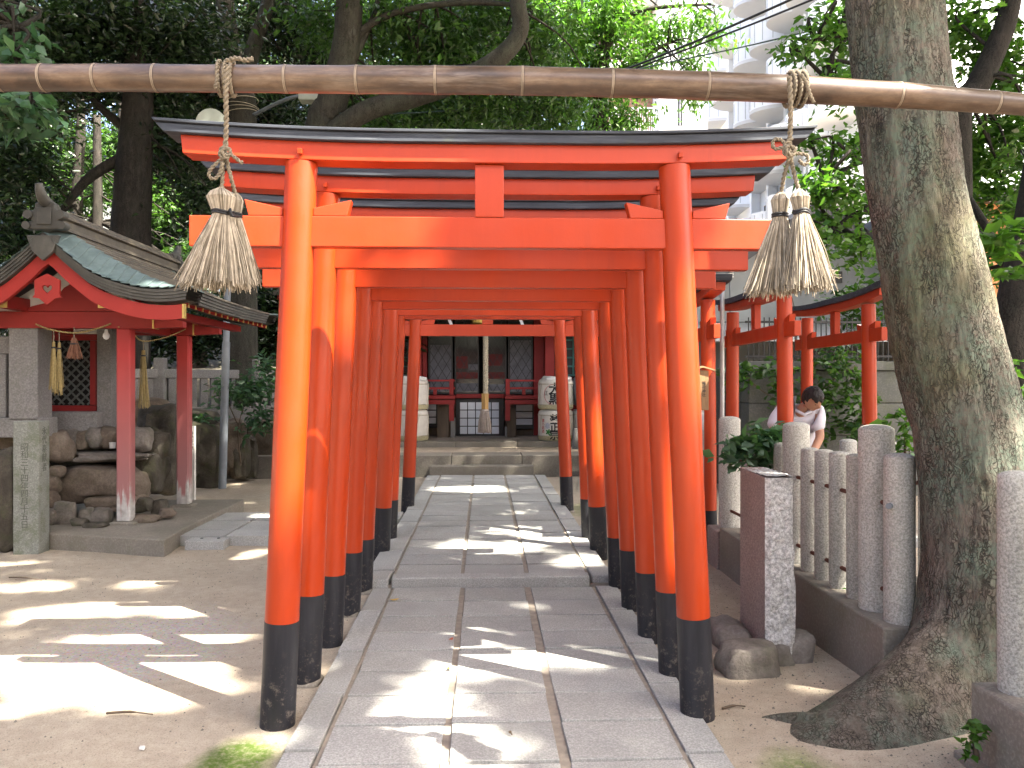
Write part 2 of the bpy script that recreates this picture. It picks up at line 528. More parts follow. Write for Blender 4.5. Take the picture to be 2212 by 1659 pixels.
def bamboo():
    b = NB('dried_bamboo').world()
    co = b.mapping((.10, 1, 1))
    n = b.noise(26, 6, .72, co); big = b.noise(5.0, 6, .68, b.mapping((.55, 1, 1.4)))
    c = b.ramp(big, [(.38, (.028, .018, .014)), (.47, (.085, .052, .034)), (.56, (.15, .098, .064)), (.66, (.23, .17, .125))])
    c = b.mix(b.ramp(n, [(.40, .75), (.58, 0.0)]), c, (.052, .037, .031))
    c = b.mix(b.ramp(b.noise(17, 5, .75, co), [(.56, 0.0), (.72, .8)]), c, (.25, .205, .175))
    c = b.mix(b.ramp(b.noise(7, 6, .8, b.mapping((.3, 1, 1))), [(.60, 0.0), (.70, .5)]), c, (.045, .034, .035))
    c = b.mix(b.math('MULTIPLY', b.island(), .35), c, (.10, .06, .035))
    b.bump(n, .12, .002)
    return b.out(c, .36, .5)
M['bamboo'] = bamboo()
M['bamboo_scar'] = plain('dark_node_scar', (.035, .024, .018), .8, .3, 30)
M['bamboo_node'] = plain('bamboo_node_ring', (.25, .20, .145), .6, .3, 30)
def strawmat(name, lo, hi):
    b = NB(name).world()
    c = b.ramp(b.island(), [(0, lo), (.55, tuple((x+y)/2 for x, y in zip(lo, hi))), (1, hi)])
    c = b.mix(b.ramp(b.noise(40, 3), [(.4, .3), (.6, 0.0)]), c, tuple(x*.4 for x in lo))
    return b.out(c, .7, .25)
M['straw'] = strawmat('dry_straw', (.13, .105, .07), (.54, .47, .37))
M['straw_gold'] = strawmat('yellow_straw', (.22, .16, .06), (.48, .38, .17))
M['straw_red'] = strawmat('reddish_straw', (.18, .08, .05), (.30, .15, .09))
M['rope'] = plain('hemp_rope', (.21, .175, .125), .9, .35, 60, .6)
M['rope_pale'] = plain('pale_hemp_rope', (.42, .37, .27), .9, .3, 60, .5)
M['black_cord'] = plain('black_cord', (.018, .018, .02), .5, .2, 40)
M['fibre'] = strawmat('grey_hemp_fibre', (.26, .205, .165), (.52, .44, .38))
def oldred(name, col, wear_z=None):
    b = NB(name).world()
    n = b.noise(3, 6, .65); g = b.noise(30, 5, .65, b.mapping((1, 1, .07)))
    c = b.mix(b.ramp(n, [(.35, 0.0), (.7, .45)]), col, tuple(x*.6 for x in col))
    if wear_z:
        z = b.xyz()[2]
        t = b.math('ADD', z, b.math('MULTIPLY', b.math('SUBTRACT', g, .5), 1.1))
        w = b.ramp(b.math('SUBTRACT', t, wear_z[0]), [(.0, 1.0), (wear_z[1], 0.0)])
        c = b.mix(w, c, b.ramp(b.noise(14, 5), [(.3, (.30, .28, .255)), (.7, (.55, .53, .50))]))
        fade = b.ramp(b.math('DIVIDE', z, 2.2), [(.25, .85), (.85, 0.0)])
        c = b.mix(b.math('MULTIPLY', fade, b.math('SUBTRACT', 1.0, w)), c, (.30, .155, .15))
    b.bump(g, .15, .003)
    return b.out(c, .55, .3)
M['red_old'] = oldred('shrine_red_paint', (.25, .018, .015))
M['red_bright'] = oldred('bargeboard_red_paint', (.33, .027, .021))
M['red_post'] = oldred('worn_post_paint', (.36, .030, .027), (.33, .16))
def roofmat(name, a, b_, c_):
    b = NB(name).world()
    n = b.noise(5, 6, .7); s_ = b.noise(16, 5, .7, b.mapping((1, .5, .25)))
    c = b.ramp(n, [(.3, a), (.55, b_), (.75, c_)])
    c = b.mix(b.ramp(s_, [(.5, 0.0), (.7, .4)]), c, a)
    c = b.mix(b.math('MULTIPLY', b.rnd(), .3), c, tuple(x*.6 for x in a))
    b.bump(n, .2, .006)
    return b.out(c, .55, .45)
M['copper'] = roofmat('verdigris_copper', (.085, .120, .115), (.14, .195, .19), (.21, .27, .265))
M['roof_brown'] = roofmat('browned_copper_roof', (.060, .050, .038), (.125, .108, .082), (.24, .19, .11))
M['roof_edge'] = roofmat('dark_roof_edge', (.045, .043, .038), (.075, .072, .062), (.11, .105, .09))
M['plaster'] = plain('white_plaster', (.60, .58, .54), .85, .12, 5)
M['paper'] = plain('white_paper_panel', (.72, .74, .77), .7, .05, 5, 0)
M['black_wood'] = plain('black_lacquered_wood', (.018, .017, .016), .4, .3, 20)
M['wood_brown'] = plain('brown_wood', (.10, .07, .045), .7, .3, 12, .3, stretch=(1,1,.2))
M['wood_honey'] = plain('honey_wood', (.46, .27, .09), .5, .2, 25, .2, stretch=(4,4,.3))
M['gold'] = plain('gilded_metal', (.55, .40, .12), .42, .25, 20, .1, .5, .55)
M['brass'] = plain('old_brass', (.45, .33, .10), .35, .2, 15, .1, .5, .9)
M['green_lattice'] = plain('green_painted_lattice', (.06, .20, .17), .5, .2, 15)
M['grey_lattice'] = plain('weathered_lattice', (.085, .09, .08), .8, .3, 25)
M['rust'] = plain('rusty_iron', (.10, .038, .024), .85, .4, 40, .4)
M['pipe'] = plain('grey_painted_pipe', (.17, .19, .21), .5, .2, 8)
M['galv'] = plain('galvanised_steel', (.45, .46, .47), .4, .15, 10, .05, .5, .6)
M['iron_black'] = plain('black_iron', (.014, .015, .016), .5, .3, 20)
M['ink'] = plain('black_ink', (.016, .015, .016), .7, .15, 30, 0)
M['ink_red'] = plain('red_ink', (.42, .035, .04), .7, .15, 30, 0)
M['ink_green'] = plain('green_ink', (.035, .17, .035), .7, .2, 30, 0)
M['ink_grey'] = plain('grey_ink', (.38, .38, .42), .7, .2, 30, 0)
M['barrel'] = plain('barrel_wrapping', (.60, .56, .49), .55, .10, 9, .1)
M['barrel_straw'] = plain('barrel_straw_mat', (.40, .36, .22), .85, .35, 60, .5)
M['engrave'] = plain('engraved_shadow_stone', (.085, .088, .072), .9, .2, 30, 0)
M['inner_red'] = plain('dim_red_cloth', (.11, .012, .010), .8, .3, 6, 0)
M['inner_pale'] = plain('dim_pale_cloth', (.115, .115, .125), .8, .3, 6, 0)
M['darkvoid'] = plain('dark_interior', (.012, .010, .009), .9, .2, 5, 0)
M['lamp_shell'] = plain('lamp_housing', (.40, .43, .36), .45, .15, 6)
M['cable'] = plain('green_cable', (.02, .05, .045), .5, .1, 6, 0)
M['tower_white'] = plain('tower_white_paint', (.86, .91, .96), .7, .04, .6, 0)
M['tower_shade'] = plain('balcony_underside_shade', (.66, .68, .69), .8, .04, 1, 0)  # shade under the balconies put into the slab colour
M['tower_line'] = plain('panel_joint', (.40, .43, .46), .8, .1, 1, 0)
M['orange_wall'] = plain('orange_stucco', (.55, .24, .10), .85, .12, 2)
M['grey_wall'] = plain('grey_stucco', (.27, .285, .28), .85, .12, 1.5)
M['brick_far'] = plain('brown_brick_wall', (.30, .17, .12), .85, .3, 8)
M['roof_tile'] = plain('dark_roof_tile', (.055, .055, .058), .5, .25, 10)
def glassmat():
    b = NB('dark_window_glass').world()
    return b.out(b.ramp(b.noise(1.2, 3), [(.3, (.020, .022, .022)), (.7, (.05, .052, .05))]), .08, .6)
M['glass'] = glassmat()
def leafmat(name, a, b_, c_, trans=.35, rough=.38):
    b = NB(name)
    i = b.island()
    c = b.ramp(i, [(0, a), (.5, b_), (.92, c_), (1, tuple(x*1.25 for x in c_))])
    b.out(c, rough, .5)
    tr = b.N.new('ShaderNodeBsdfTranslucent')
    tc = b.mix(1.0, c, (1.25, 1.45, .55), 'MULTIPLY')
    b.L.new(tc, tr.inputs['Color'])
    mx = b.N.new('ShaderNodeMixShader'); mx.inputs[0].default_value = trans
    out = [n for n in b.N if n.type == 'OUTPUT_MATERIAL'][0]
    b.L.new(b.bs.outputs[0], mx.inputs[1]); b.L.new(tr.outputs[0], mx.inputs[2]); b.L.new(mx.outputs[0], out.inputs[0])
    return b.m
M['leaf_dark'] = leafmat('dark_evergreen_leaf', (.009, .019, .008), (.017, .037, .013), (.032, .062, .022), .22, .32)
M['leaf_mid'] = leafmat('mid_green_leaf', (.022, .055, .012), (.045, .105, .022), (.075, .15, .035), .4)
M['leaf_light'] = leafmat('light_green_leaf', (.035, .095, .015), (.070, .165, .026), (.11, .22, .045), .5)
M['leaf_blue'] = leafmat('cool_green_leaf', (.030, .075, .040), (.050, .115, .058), (.08, .16, .08), .35)
M['leaf_fallen'] = plain('fallen_yellow_leaf', (.52, .33, .05), .6, .2, 30, 0)
M['leaf_fallen_red'] = plain('fallen_red_leaf', (.42, .10, .05), .6, .2, 30, 0)
M['shirt'] = plain('pale_shirt_cloth', (.62, .62, .68), .85, .08, 12, .2)
M['skin'] = plain('skin', (.42, .22, .14), .5, .08, 20, .05)
M['hair'] = plain('black_hair', (.012, .010, .010), .45, .4, 90, .8)
M['trousers'] = plain('dark_trousers', (.025, .027, .035), .85, .15, 20)
M['plastic'] = plain('clear_wrap', (.66, .65, .62), .22, .1, 8, .5)
M['plaque_wood'] = plain('pale_sign_board', (.26, .15, .07), .6, .2, 25, .2, stretch=(3,3,.3))

# ------------------------------------------------------------------ ground
def axis(a, b, step, far):
    near = list(np.arange(a, b + 1e-6, step)); out = []
    d = step; x = a
    while x > -far: d *= 1.6; x -= d; out.insert(0, x)
    hi = []; d = step; x = b
    while x < far: d *= 1.6; x += d; hi.append(x)
    return out + near + hi
GZ = -0.03
def ground_z(x, y):
    u = noise.noise(Vector((x*.55, y*.55, 0))) * .020 + noise.noise(Vector((x*2.1, y*2.1, 4))) * .007 + noise.noise(Vector((x*7, y*7, 9))) * .003
    d = abs(x - .08)
    k = min(1, max(0, (d - .95) / .35))
    z = GZ + u * k
    # the dirt has piled up a little round the big tree
    z += .05 * math.exp(-(((x - 2.1) / .8) ** 2 + ((y - 3.55) / .7) ** 2))
    if x < -6: z += 0.0
    return z
xs = axis(-6.0, 3.4, .09, 300); ys = axis(1.0, 13.5, .09, 300)
mb = MB()
mb.grid([[(x, y, ground_z(x, y)) for x in xs] for y in ys])
tag(ob('ground', mb, M['dirt'], smooth=True), 'sandy earth of the shrine yard dappled with sun', kind='structure')

# ------------------------------------------------------------------ paved path
def slab(par, x0, x1, y0, y1, z1, th=.12, mat=None, j=.004, name='paving_slab', bev=.0035):
    g = .007; gy = .011
    a = [Vector((x0+g+random.uniform(-j, j), y0+gy+random.uniform(-j, j), 0)), Vector((x1-g+random.uniform(-j, j), y0+gy+random.uniform(-j, j), 0)),
         Vector((x1-g+random.uniform(-j, j), y1-gy+random.uniform(-j, j), 0)), Vector((x0+g+random.uniform(-j, j), y1-gy+random.uniform(-j, j), 0))]
    zt = z1 + random.uniform(-.004, .004); tx = random.uniform(-.006, .006); ty = random.uniform(-.006, .006)
    cx, cy = (x0+x1)/2, (y0+y1)/2
    m = MB()
    m.add([(p.x, p.y, z1-th) for p in a] + [(p.x, p.y, zt + (p.x-cx)*tx + (p.y-cy)*ty) for p in a],
          [(0,3,2,1),(4,5,6,7),(0,1,5,4),(1,2,6,5),(2,3,7,6),(3,0,4,7)])
    return ob(name, m, mat or M['slab'], par, bevel=bev, segs=2)
STEP = 6.10; PEND = 13.05
mb = MB(); mb.box(-.83, 1.0, -2.0, STEP, -.12, -.05); mb.box(-.90, 1.0, STEP+.02, PEND, -.12, .010)
path = tag(ob('path', mb, M['mortar']), 'granite paved approach running under the vermilion gates', kind='structure')
for xa, xb in ((-.697, -.679), (-.180, -.143), (.311, .357), (.828, .850)):
    m = MB(); m.box(xa, xb, -2.0, STEP-.005, -.049, -.008); ob('mortar_joint', m, M['mortar'], path)
for xa, xb in ((-.714, -.694), (-.186, -.151), (.323, .359), (.808, .830)):
    m = MB(); m.box(xa, xb, STEP+.17, PEND, .011, .048); ob('mortar_joint', m, M['mortar'], path)
C1 = [(-.685, -.172), (-.150, .318), (.350, .835)]
rows = [-2.0, -1.62, -1.27, -.92, -.57, -.2, .15, .5, .85, 1.2, 1.52, 1.86, 2.2, 2.56, 2.91, 3.267, 3.647, 3.991, 4.328, 4.661, 5.0, 5.343, 5.71, STEP-.01]
for y0, y1 in zip(rows, rows[1:]):
    for x0, x1 in C1:
        slab(path, x0, x1, y0, y1, 0.0)
def kerbs(x0, x1, ya, yb, z, seed):
    r = random.Random(seed); y = ya
    while y < yb - .05:
        l = r.uniform(.55, .85)
        e = min(yb, y + l)
        if yb - e < .25: e = yb
        slab(path, x0, x1, y, e, z + .003, name='edge_stone')
        y = e
kerbs(-.848, -.695, -2.0, STEP-.01, 0, 3); kerbs(.848, 1.022, -2.0, STEP-.01, 0, 4)
# a low step up, then the far stretch
C2 = [(-.70, -.178), (-.158, .330), (.352, .815)]
slab(path, -.715, .825, STEP, STEP+.16, .066, th=.14, name='step_stone', bev=.012)
slab(path, -.93, -.72, STEP-.02, STEP+.30, .062, th=.14, name='edge_stone', bev=.012)
slab(path, .83, 1.02, STEP+.03, STEP+.40, .062, th=.14, name='edge_stone', bev=.012)
y = STEP + .165; k = 0
while y < PEND - .05:
    d = (.34, .37, .33, .36)[k % 4]; e = min(PEND, y + d)
    for x0, x1 in C2: slab(path, x0, x1, y, e, .058)
    y = e; k += 1
kerbs(-.925, -.712, STEP+.30, PEND, .057, 5); kerbs(.828, 1.01, STEP+.40, PEND, .057, 6)

# cross path: to the water pavilion on the left, to the side gates on the right
mb = MB(); mb.box(-3.02, -.94, 7.86, 9.3, -.12, .045); mb.box(1.03, 4.6, 7.55, 8.55, -.12, .018)
cross = tag(ob('cross_path', mb, M['mortar']), 'stone paving leading sideways off the gate approach', kind='structure')
x = -3.04
for w in (.52, .55, .5, .53):
    for y0, y1 in ((7.84, 8.20), (8.21, 8.75), (8.76, 9.30)):
        slab(cross, x, x + w, y0, y1, .068, th=.14)
    x += w + .004
x = 1.03
for w in (.55, .5, .6, .55, .5, .6):
    for y0, y1 in ((7.53, 7.7), (7.71, 8.1), (8.11, 8.56)):
        slab(cross, x, x + w, y0, y1, .03, th=.12)
    x += w + .004
# drain cover
c = G(452, 1171, .02)
t = thing('drain_cover', (c.x, c.y, -.03), 'small square concrete drain cover lying before the side paving', 'drain cover')
slab(t, c.x-.19, c.x+.19, c.y-.15, c.y+.16, .055, th=.10, mat=M['slab'], name='lid')
for sx in (-.07, .09):
    m = MB(); m.box(c.x+sx-.012, c.x+sx+.012, c.y-.012, c.y+.012, .05, .062); ob('lifting_hole', m, M['iron_black'], t)

# ------------------------------------------------------------------ the row of gates
def curve_beam(xa, xb, y0, y1, zb, zt, rise, n=24, slant=0.0, x_c=0.0, half=None):
    """beam along x, its ends swept upward"""
    m = MB(); half = half or (xb - xa) / 2
    rows = []
    for i in range(n + 1):
        x = xa + (xb - xa) * i / n
        u = abs(x - x_c) / half; r = rise * max(0, (u - .25) / .75) ** 2.0
        sl = slant * (-1 if i == 0 else 1 if i == n else 0)
        rows.append([(x, y0, zb + r), (x, y1, zb + r), (x + sl, y1, zt + r), (x + sl, y0, zt + r), (x, y0, zb + r)])
    o = len(m.v)
    for q in rows: m.v.extend(q[:4])
    for i in range(n):
        for k in range(4):
            a = i*4 + k; b = i*4 + (k+1) % 4
            m.f.append((a, b, b+4, a+4))
    m.f.append((3,2,1,0)); m.f.append(tuple(n*4 + k for k in range(4)))
    return m
def torii(Y, zn, label, xc=.05, zblack=.44, bd=.062, tw=1.0, seed=0):
    """zn: underside of the tie beam"""
    r = random.Random(seed)
    t = thing('torii_gate', (xc, Y, GZ), label, 'torii gate', 'vermilion gates standing in a row over the path')
    zt = zn + .380                              # post top, underside of the red lintel
    hb, ht = .982, .872
    def px(z, s): return xc + s * (hb + (ht - hb) * z / 2.58)
    for s in (-1, 1):
        m = MB(); zz = [zblack + (zt + .01 - zblack) * k / 10 for k in range(11)]
        m.tube([(px(z, s), Y, z) for z in zz], [.0785 - .0055 * z / 2.58 + .0008*math.sin(z*5+seed) for z in zz], 40)
        p = ob('post', m, M['vermilion'], t, smooth=40)
        m = MB(); zz = [GZ - .05, .1, .25, zblack]
        m.tube([(px(z, s), Y, z) for z in zz], [.0800 - .0055 * z / 2.58 for z in zz], 40)
        ob('black_foot', m, M['black_paint'], p, smooth=40)
        if r.random() < .6:
            me = rock_mesh('mortar_collar', (px(0, s), Y, GZ), (.105, .105, .04), seed*2+s+9, sub=3, rough=.15)
            obm('mortar_collar', me, M['concrete'], t, smooth=45)
    # tie beam in three lengths with the two posts between
    L = 1.377
    xs_ = [px(zn + .07, -1), px(zn + .07, 1)]
    segs = [(xc - L, xs_[0] - .05), (xs_[0] + .05, xs_[1] - .05), (xs_[1] + .05, xc + L)]
    for a, b in segs:
        m = MB(); m.box(a, b, Y - .032, Y + .032, zn, zn + .141); ob('tie_beam', m, M['vermilion_flat'], t, bevel=.004)
    # wedges over the tie beam either side of each post
    zw = zn + .142
    for s in (-1, 1):
        for d in (-1, 1):
            x0 = px(zw, s) + d * .07; x1 = px(zw, s) + d * .245
            m = MB(); m.prism([(x0, zw), (x1 - d*.02, zw), (x1, zw + .075), (x0, zw + .036)], (0, .060, 0), (0, Y - .030, 0))
            ob('wedge', m, M['vermilion_flat'], t, bevel=.003)
    m = MB(); m.box(xc - .068, xc + .066, Y - .036, Y + .036, zn + .1415, zt + .004); ob('centre_strut', m, M['vermilion_flat'], t, bevel=.003)
    Lr = 1.395
    ob('lintel', curve_beam(xc - Lr, xc + Lr, Y - bd, Y + bd, zt + .006, zt + .090, .038, 28, .010, xc, 1.5), M['vermilion_flat'], t, smooth=30, bevel=.003)
    Lk = 1.472
    ob('cap_beam', curve_beam(xc - Lk, xc + Lk, Y - bd - .028, Y + bd + .028, zt + .0905, zt + .132, .038, 28, .036, xc, 1.5), M['cap'], t, smooth=30, bevel=.004)
    ob('cap_board', curve_beam(xc - Lk - .038, xc + Lk + .038, Y - bd - .040, Y + bd + .040, zt + .1325, zt + .147, .039, 28, .010, xc, 1.5), M['cap'], t, smooth=30, bevel=.003)
    for s in (-1, 1):
        x = px(zt, s) + .01; z = zt + .048
        m = MB(); m.bar((x, Y - bd - .028, z - .004), (x, Y - bd + .01, z), .020, .024); ob('peg', m, M['vermilion_flat'], t, bevel=.002)
    return t
ORD = ['first', 'second', 'third', 'fourth', 'fifth', 'sixth', 'seventh', 'last']
TY = [3.73, 4.25, 4.87, 5.50, 6.08, 7.17, 7.75, 9.80]
TN = [2.183, 2.160, 2.135, 2.120, 2.117, 2.162, 2.177, 2.138]
TX = [.027, .039, .046, .055, .057, .060, .057, .048]
TB = [.455, .444, .399, .404, .38, .447, .433, .413]
for i in range(8):
    lab = 'vermilion wooden torii gate, %s in the row %s' % (ORD[i], 'counted from the bamboo pole') if i < 7 else 'vermilion wooden torii gate standing by itself closest to the shrine steps'
    torii(TY[i], TN[i], lab, xc=TX[i], zblack=TB[i], seed=i)

# the side row: smaller gates turned to face right
def side_torii(far, near, label, board=True, seed=0):
    f = Vector((far[0], far[1], 0)); n = Vector((near[0], near[1], 0))
    c = (f + n) / 2; ax = (f - n).normalized(); nr = Vector((ax.y, -ax.x, 0))
    t = thing('torii_gate', (c.x, c.y, GZ), label, 'torii gate', 'smaller vermilion gates turned to the side')
    half = (f - n).length / 2; zt = 2.315; zn = zt - .36
    up = Vector((0, 0, 1))
    def P(s, z): return c + ax * (s * (half + .05 * (1 - z / zt))) + up * z
    for s in (-1, 1):
        m = MB(); m.tube([P(s, z) for z in (.40, 1.0, 1.7, zt + .005)], [.0700, .069, .067, .065], 28)
        p = ob('post', m, M['vermilion'], t, smooth=40)
        m = MB(); m.tube([P(s, z) for z in (GZ - .05, .2, .40)], .0715, 28); ob('black_foot', m, M['black_paint'], p, smooth=40)
        if board:
            b0 = P(s, .86) - nr * .078; m = MB(); m.bar(b0, b0 + up * .30, .055, .014, nr); ob('name_board', m, M['wood_brown'], t)
    def beam(name, L, w, z0, z1, rise, mat, sl=0):
        k = curve_beam(-L, L, -w, w, z0, z1, rise, 20, sl)
        k.v = [tuple(c + ax * x + nr * y + up * z) for x, y, z in k.v]
        ob(name, k, mat, t, smooth=30, bevel=.003)
    for a, b in ((-half - .33, -half - .045), (-half + .045, half - .045), (half + .045, half + .33)):
        k = MB(); k.box(a, b, -.028, .028, zn, zn + .125); k.v = [tuple(c + ax * x + nr * y + up * z) for x, y, z in k.v]
        ob('tie_beam', k, M['vermilion_flat'], t, bevel=.003)
    for s in (-1, 1):
        for d in (-1, 1):
            x0 = s*half + d*.06; x1 = s*half + d*.19
            k = MB(); k.prism([(x0, zn+.126), (x1, zn+.126), (x1+d*.015, zn+.19), (x0, zn+.155)], (0, .05, 0), (0, -.025, 0))
            k.v = [tuple(c + ax * x + nr * y + up * z) for x, y, z in k.v]; ob('wedge', k, M['vermilion_flat'], t)
    k = MB(); k.box(-.06, .06, -.03, .03, zn + .1255, zt + .004); k.v = [tuple(c + ax * x + nr * y + up * z) for x, y, z in k.v]
    ob('centre_strut', k, M['vermilion_flat'], t, bevel=.003)
    beam('lintel', half + .36, .065, zt + .006, zt + .08, .05, M['vermilion_flat'], .01)
    beam('cap_beam', half + .44, .10, zt + .0805, zt + .135, .05, M['cap'], .03)
    return t
def LZ(L, Z): 
    p = FW * Z + RT * L; return (p.x, p.y)
side_torii(LZ(2.38, 8.58), LZ(2.38, 6.96), 'smaller side gate behind which the bending man stands', seed=21)
side_torii(LZ(3.45, 9.30), LZ(3.456, 7.72), 'smaller side gate beside the big tree, farther along than the bending man', seed=22)
side_torii(LZ(1.80, 8.9), LZ(1.80, 7.32), 'smaller side gate mostly hidden by the main gate posts', seed=23)

# ------------------------------------------------------------------ big tree at the right
def tree_profile():
    # pixel centre x, pixel y, depth, radius in metres
    P = [(2132, 1590, 3.88, .36), (2130, 1540, 3.88, .35), (2128, 1450, 3.885, .335), (2126, 1350, 3.89, .318), (2123, 1220, 3.90, .302), (2118, 1100, 3.905, .294), (2098, 936, 3.91, .283),
         (2069, 838, 3.92, .276), (2041, 740, 3.92, .265), (2016, 610, 3.93, .254), (1971, 400, 3.94, .238), (1948, 200, 3.95, .233), (1929, 0, 3.96, .231), (1908, -300, 3.98, .226), (1890, -700, 4.0, .218), (1880, -1300, 4.05, .205), (1880, -2000, 4.1, .19)]
    pts = [DP(a, b, c) for a, b, c, d in P]; return pts, [p[3] * .925 for p in P]
tp, tr_ = tree_profile()
tree = thing('big_tree', (tp[0].x, tp[0].y, 0), 'thick leaning tree trunk with lichened furrowed bark and spreading root', 'tree')
zs = [p.z for p in tp]
def at_z(z):
    zz = max(zs[0], min(zs[-1], z))
    for i in range(len(zs)-1):
        if zz <= zs[i+1] + 1e-9:
            f = (zz - zs[i]) / (zs[i+1] - zs[i]); f2 = f
            return tp[i].lerp(tp[i+1], f2), tr_[i] + (tr_[i+1] - tr_[i]) * f2
    return tp[-1], tr_[-1]
LOBES = [(R(196), .74, .38, .52), (R(222), .16, .34, .42), (R(258), .06, .35, .4), (R(300), .12, .35, .45), (R(20), .22, .5, .5), (R(110), .15, .4, .5), (R(160), .10, .25, .6)]
NA, NZ = 190, 330
mb = MB(); rows = []
ztop = zs[-1]
for i in range(NZ + 1):
    f = i / NZ; z = -.10 + (ztop + .1) * f ** 1.25
    c, r0 = at_z(z)
    row = []
    for k in range(NA):
        a = 2 * math.pi * k / NA; hz = max(z, 0)
        r_ = r0
        for la, amp, wd, fall in LOBES:
            d = (a - la + math.pi) % (2*math.pi) - math.pi
            r_ += amp * math.exp(-(d / wd) ** 2) * max(0.0, 1 - max(z, -.06) / fall) ** 1.6
        q = Vector((math.cos(a) * 3.0, math.sin(a) * 3.0, z * 2.2))
        r_ += noise.noise(q * .55 + Vector((3, 1, 2))) * .020
        # furrowed plates
        lean = a * r0 * 16; 
        w = Vector((math.cos(a) * 5.2, math.sin(a) * 5.2, z * 3.2))
        d1 = noise.voronoi(w * 1.0)[0]; edge = d1[1] - d1[0]
        w2 = Vector((math.cos(a) * 11, math.sin(a) * 11, z * 7.5))
        d2 = noise.voronoi(w2)[0]; e2 = d2[1] - d2[0]
        r_ += (min(edge, .35) / .35 - .7) * .005 + (min(e2, .3) / .3 - .7) * .005
        row.append((c.x + r_ * math.cos(a), c.y + r_ * math.sin(a), z))
    row.append(row[0]); rows.append(row)
o0 = 0
for q in rows: mb.v.extend(q[:-1])
for i in range(NZ):
    for k in range(NA):
        a = i*NA + k; b = i*NA + (k+1) % NA
        mb.f.append((a, b, b+NA, a+NA))
ob('trunk', mb, M['bark'], tree, smooth=True, fix=False)
# a surface root running out over the sand
m = MB(); rp = [G(1770, 1560, .02), G(1705, 1556, -.005), G(1655, 1558, -.03), G(1600, 1570, -.045)]
m.tube(smooth_path(rp, 6), [.045 - .0018 * k for k in range(19)], 10); ob('surface_root', m, M['bark'], tree, smooth=True)
# limbs above the picture
top = tp[-1]
limbs = [((-1.0, -.6, 2.5), (-2.2, -1.6, 6.4)), ((1.6, -1.5, 2.6), (4.6, -4.0, 6.6)), ((-.2, -2.0, 2.8), (.6, -6.2, 6.2)), ((2.0, 1.4, 3.2), (6.0, 3.2, 7.4)), ((.4, 1.6, 3.4), (1.0, 5.0, 8.0)), ((2.8, -.4, 2.9), (9.0, -1.2, 7.0)), ((2.6, -2.0, 2.9), (9.5, -6.0, 6.8))]
LIMB = []
for a, b in limbs:
    pth = smooth_path([top - Vector((0, 0, .4)), top + Vector(a) * .5 + Vector((0, 0, .3)), top + Vector(a), top + Vector(b)], 6)
    m = MB(); m.tube(pth, [.19 - .0075 * k for k in range(len(pth))], 10); ob('limb', m, M['bark_bg'], tree, smooth=True)
    LIMB.append(pth)

# ------------------------------------------------------------------ stone fence on its kerb
FX = 2.135
def dome_post(x, y, z0, z1, r, parent, mat=None, n=26, seed=0):
    pr = [(r*.985, z0)]
    for k in range(1, 9): pr.append((r * (1 + .006*math.sin(k*1.7+seed)), z0 + (z1 - z0 - r*.34) * k / 8))
    for a in (20, 42, 62, 78): pr.append((r * math.cos(R(a*.93)), z1 - r*.34 + r*.34*math.sin(R(a))))
    pr.append((r*.06, z1))
    m = MB(); m.lathe([(q[0], q[1]) for q in pr], (x, y, 0), n)
    return ob('post', m, mat or M['granite'], parent, smooth=40)
fence = thing('stone_fence', (FX, 4.9, GZ), 'granite post fence on a concrete kerb, running from standing stone to big tree', 'stone fence')
m = MB(); m.box(FX-.135, FX+.135, 3.92, 6.7, -.15, .33); ob('kerb', m, M['concrete'], fence, bevel=.012)
m = MB(); m.box(FX-.15, FX+.15, 6.705, 7.02, -.15, .30); ob('kerb', m, M['granite_red'], fence, bevel=.012)
dome_post(FX, 6.85, .295, 1.27, .092, fence, seed=1)
for k, y in enumerate((6.34, 6.09, 5.86, 5.64)): dome_post(FX, y, .325, 1.13, .056, fence, seed=k)
dome_post(FX+.01, 5.40, .325, 1.29, .089, fence, seed=3)
for k, y in enumerate((5.14, 4.92, 4.71, 4.48)): dome_post(FX, y, .325, 1.135 + .006*k, .060, fence, seed=k+4)
dome_post(FX, 4.26, .325, 1.33, .092, fence, seed=9)
dome_post(FX, 4.02, .325, 1.195, .076, fence, seed=10)
for z in (.92, .46):
    m = MB(); m.cyl((FX-.012, 3.99, z), (FX-.012, 6.9, z), .0125, n=10); ob('iron_rod', m, M['rust'], fence, smooth=40)
m = MB(); m.cyl((FX-.03, 4.02, .93), (FX-.085, 3.965, .93), .015, .015, 14); ob('pipe_stub', m, M['pipe'], fence, smooth=40)
fence2 = thing('stone_fence', (FX, 2.6, GZ), 'granite fence end and kerb on the near side of big tree', 'stone fence')
m = MB(); m.box(FX-.14, FX+.13, .3, 3.20, -.15, .33); ob('kerb', m, M['concrete'], fence2, bevel=.012)
m = MB(); m.box(FX-.19, FX+.18, .2, 3.24, -.15, .035); ob('kerb_foot', m, M['concrete'], fence2, bevel=.01)
dome_post(FX-.01, 3.09, .325, 1.205, .076, fence2, seed=2)
for k, y in enumerate((2.86, 2.62, 2.38, 2.14, 1.9, 1.66)): dome_post(FX, y, .325, 1.135, .060, fence2, seed=k)
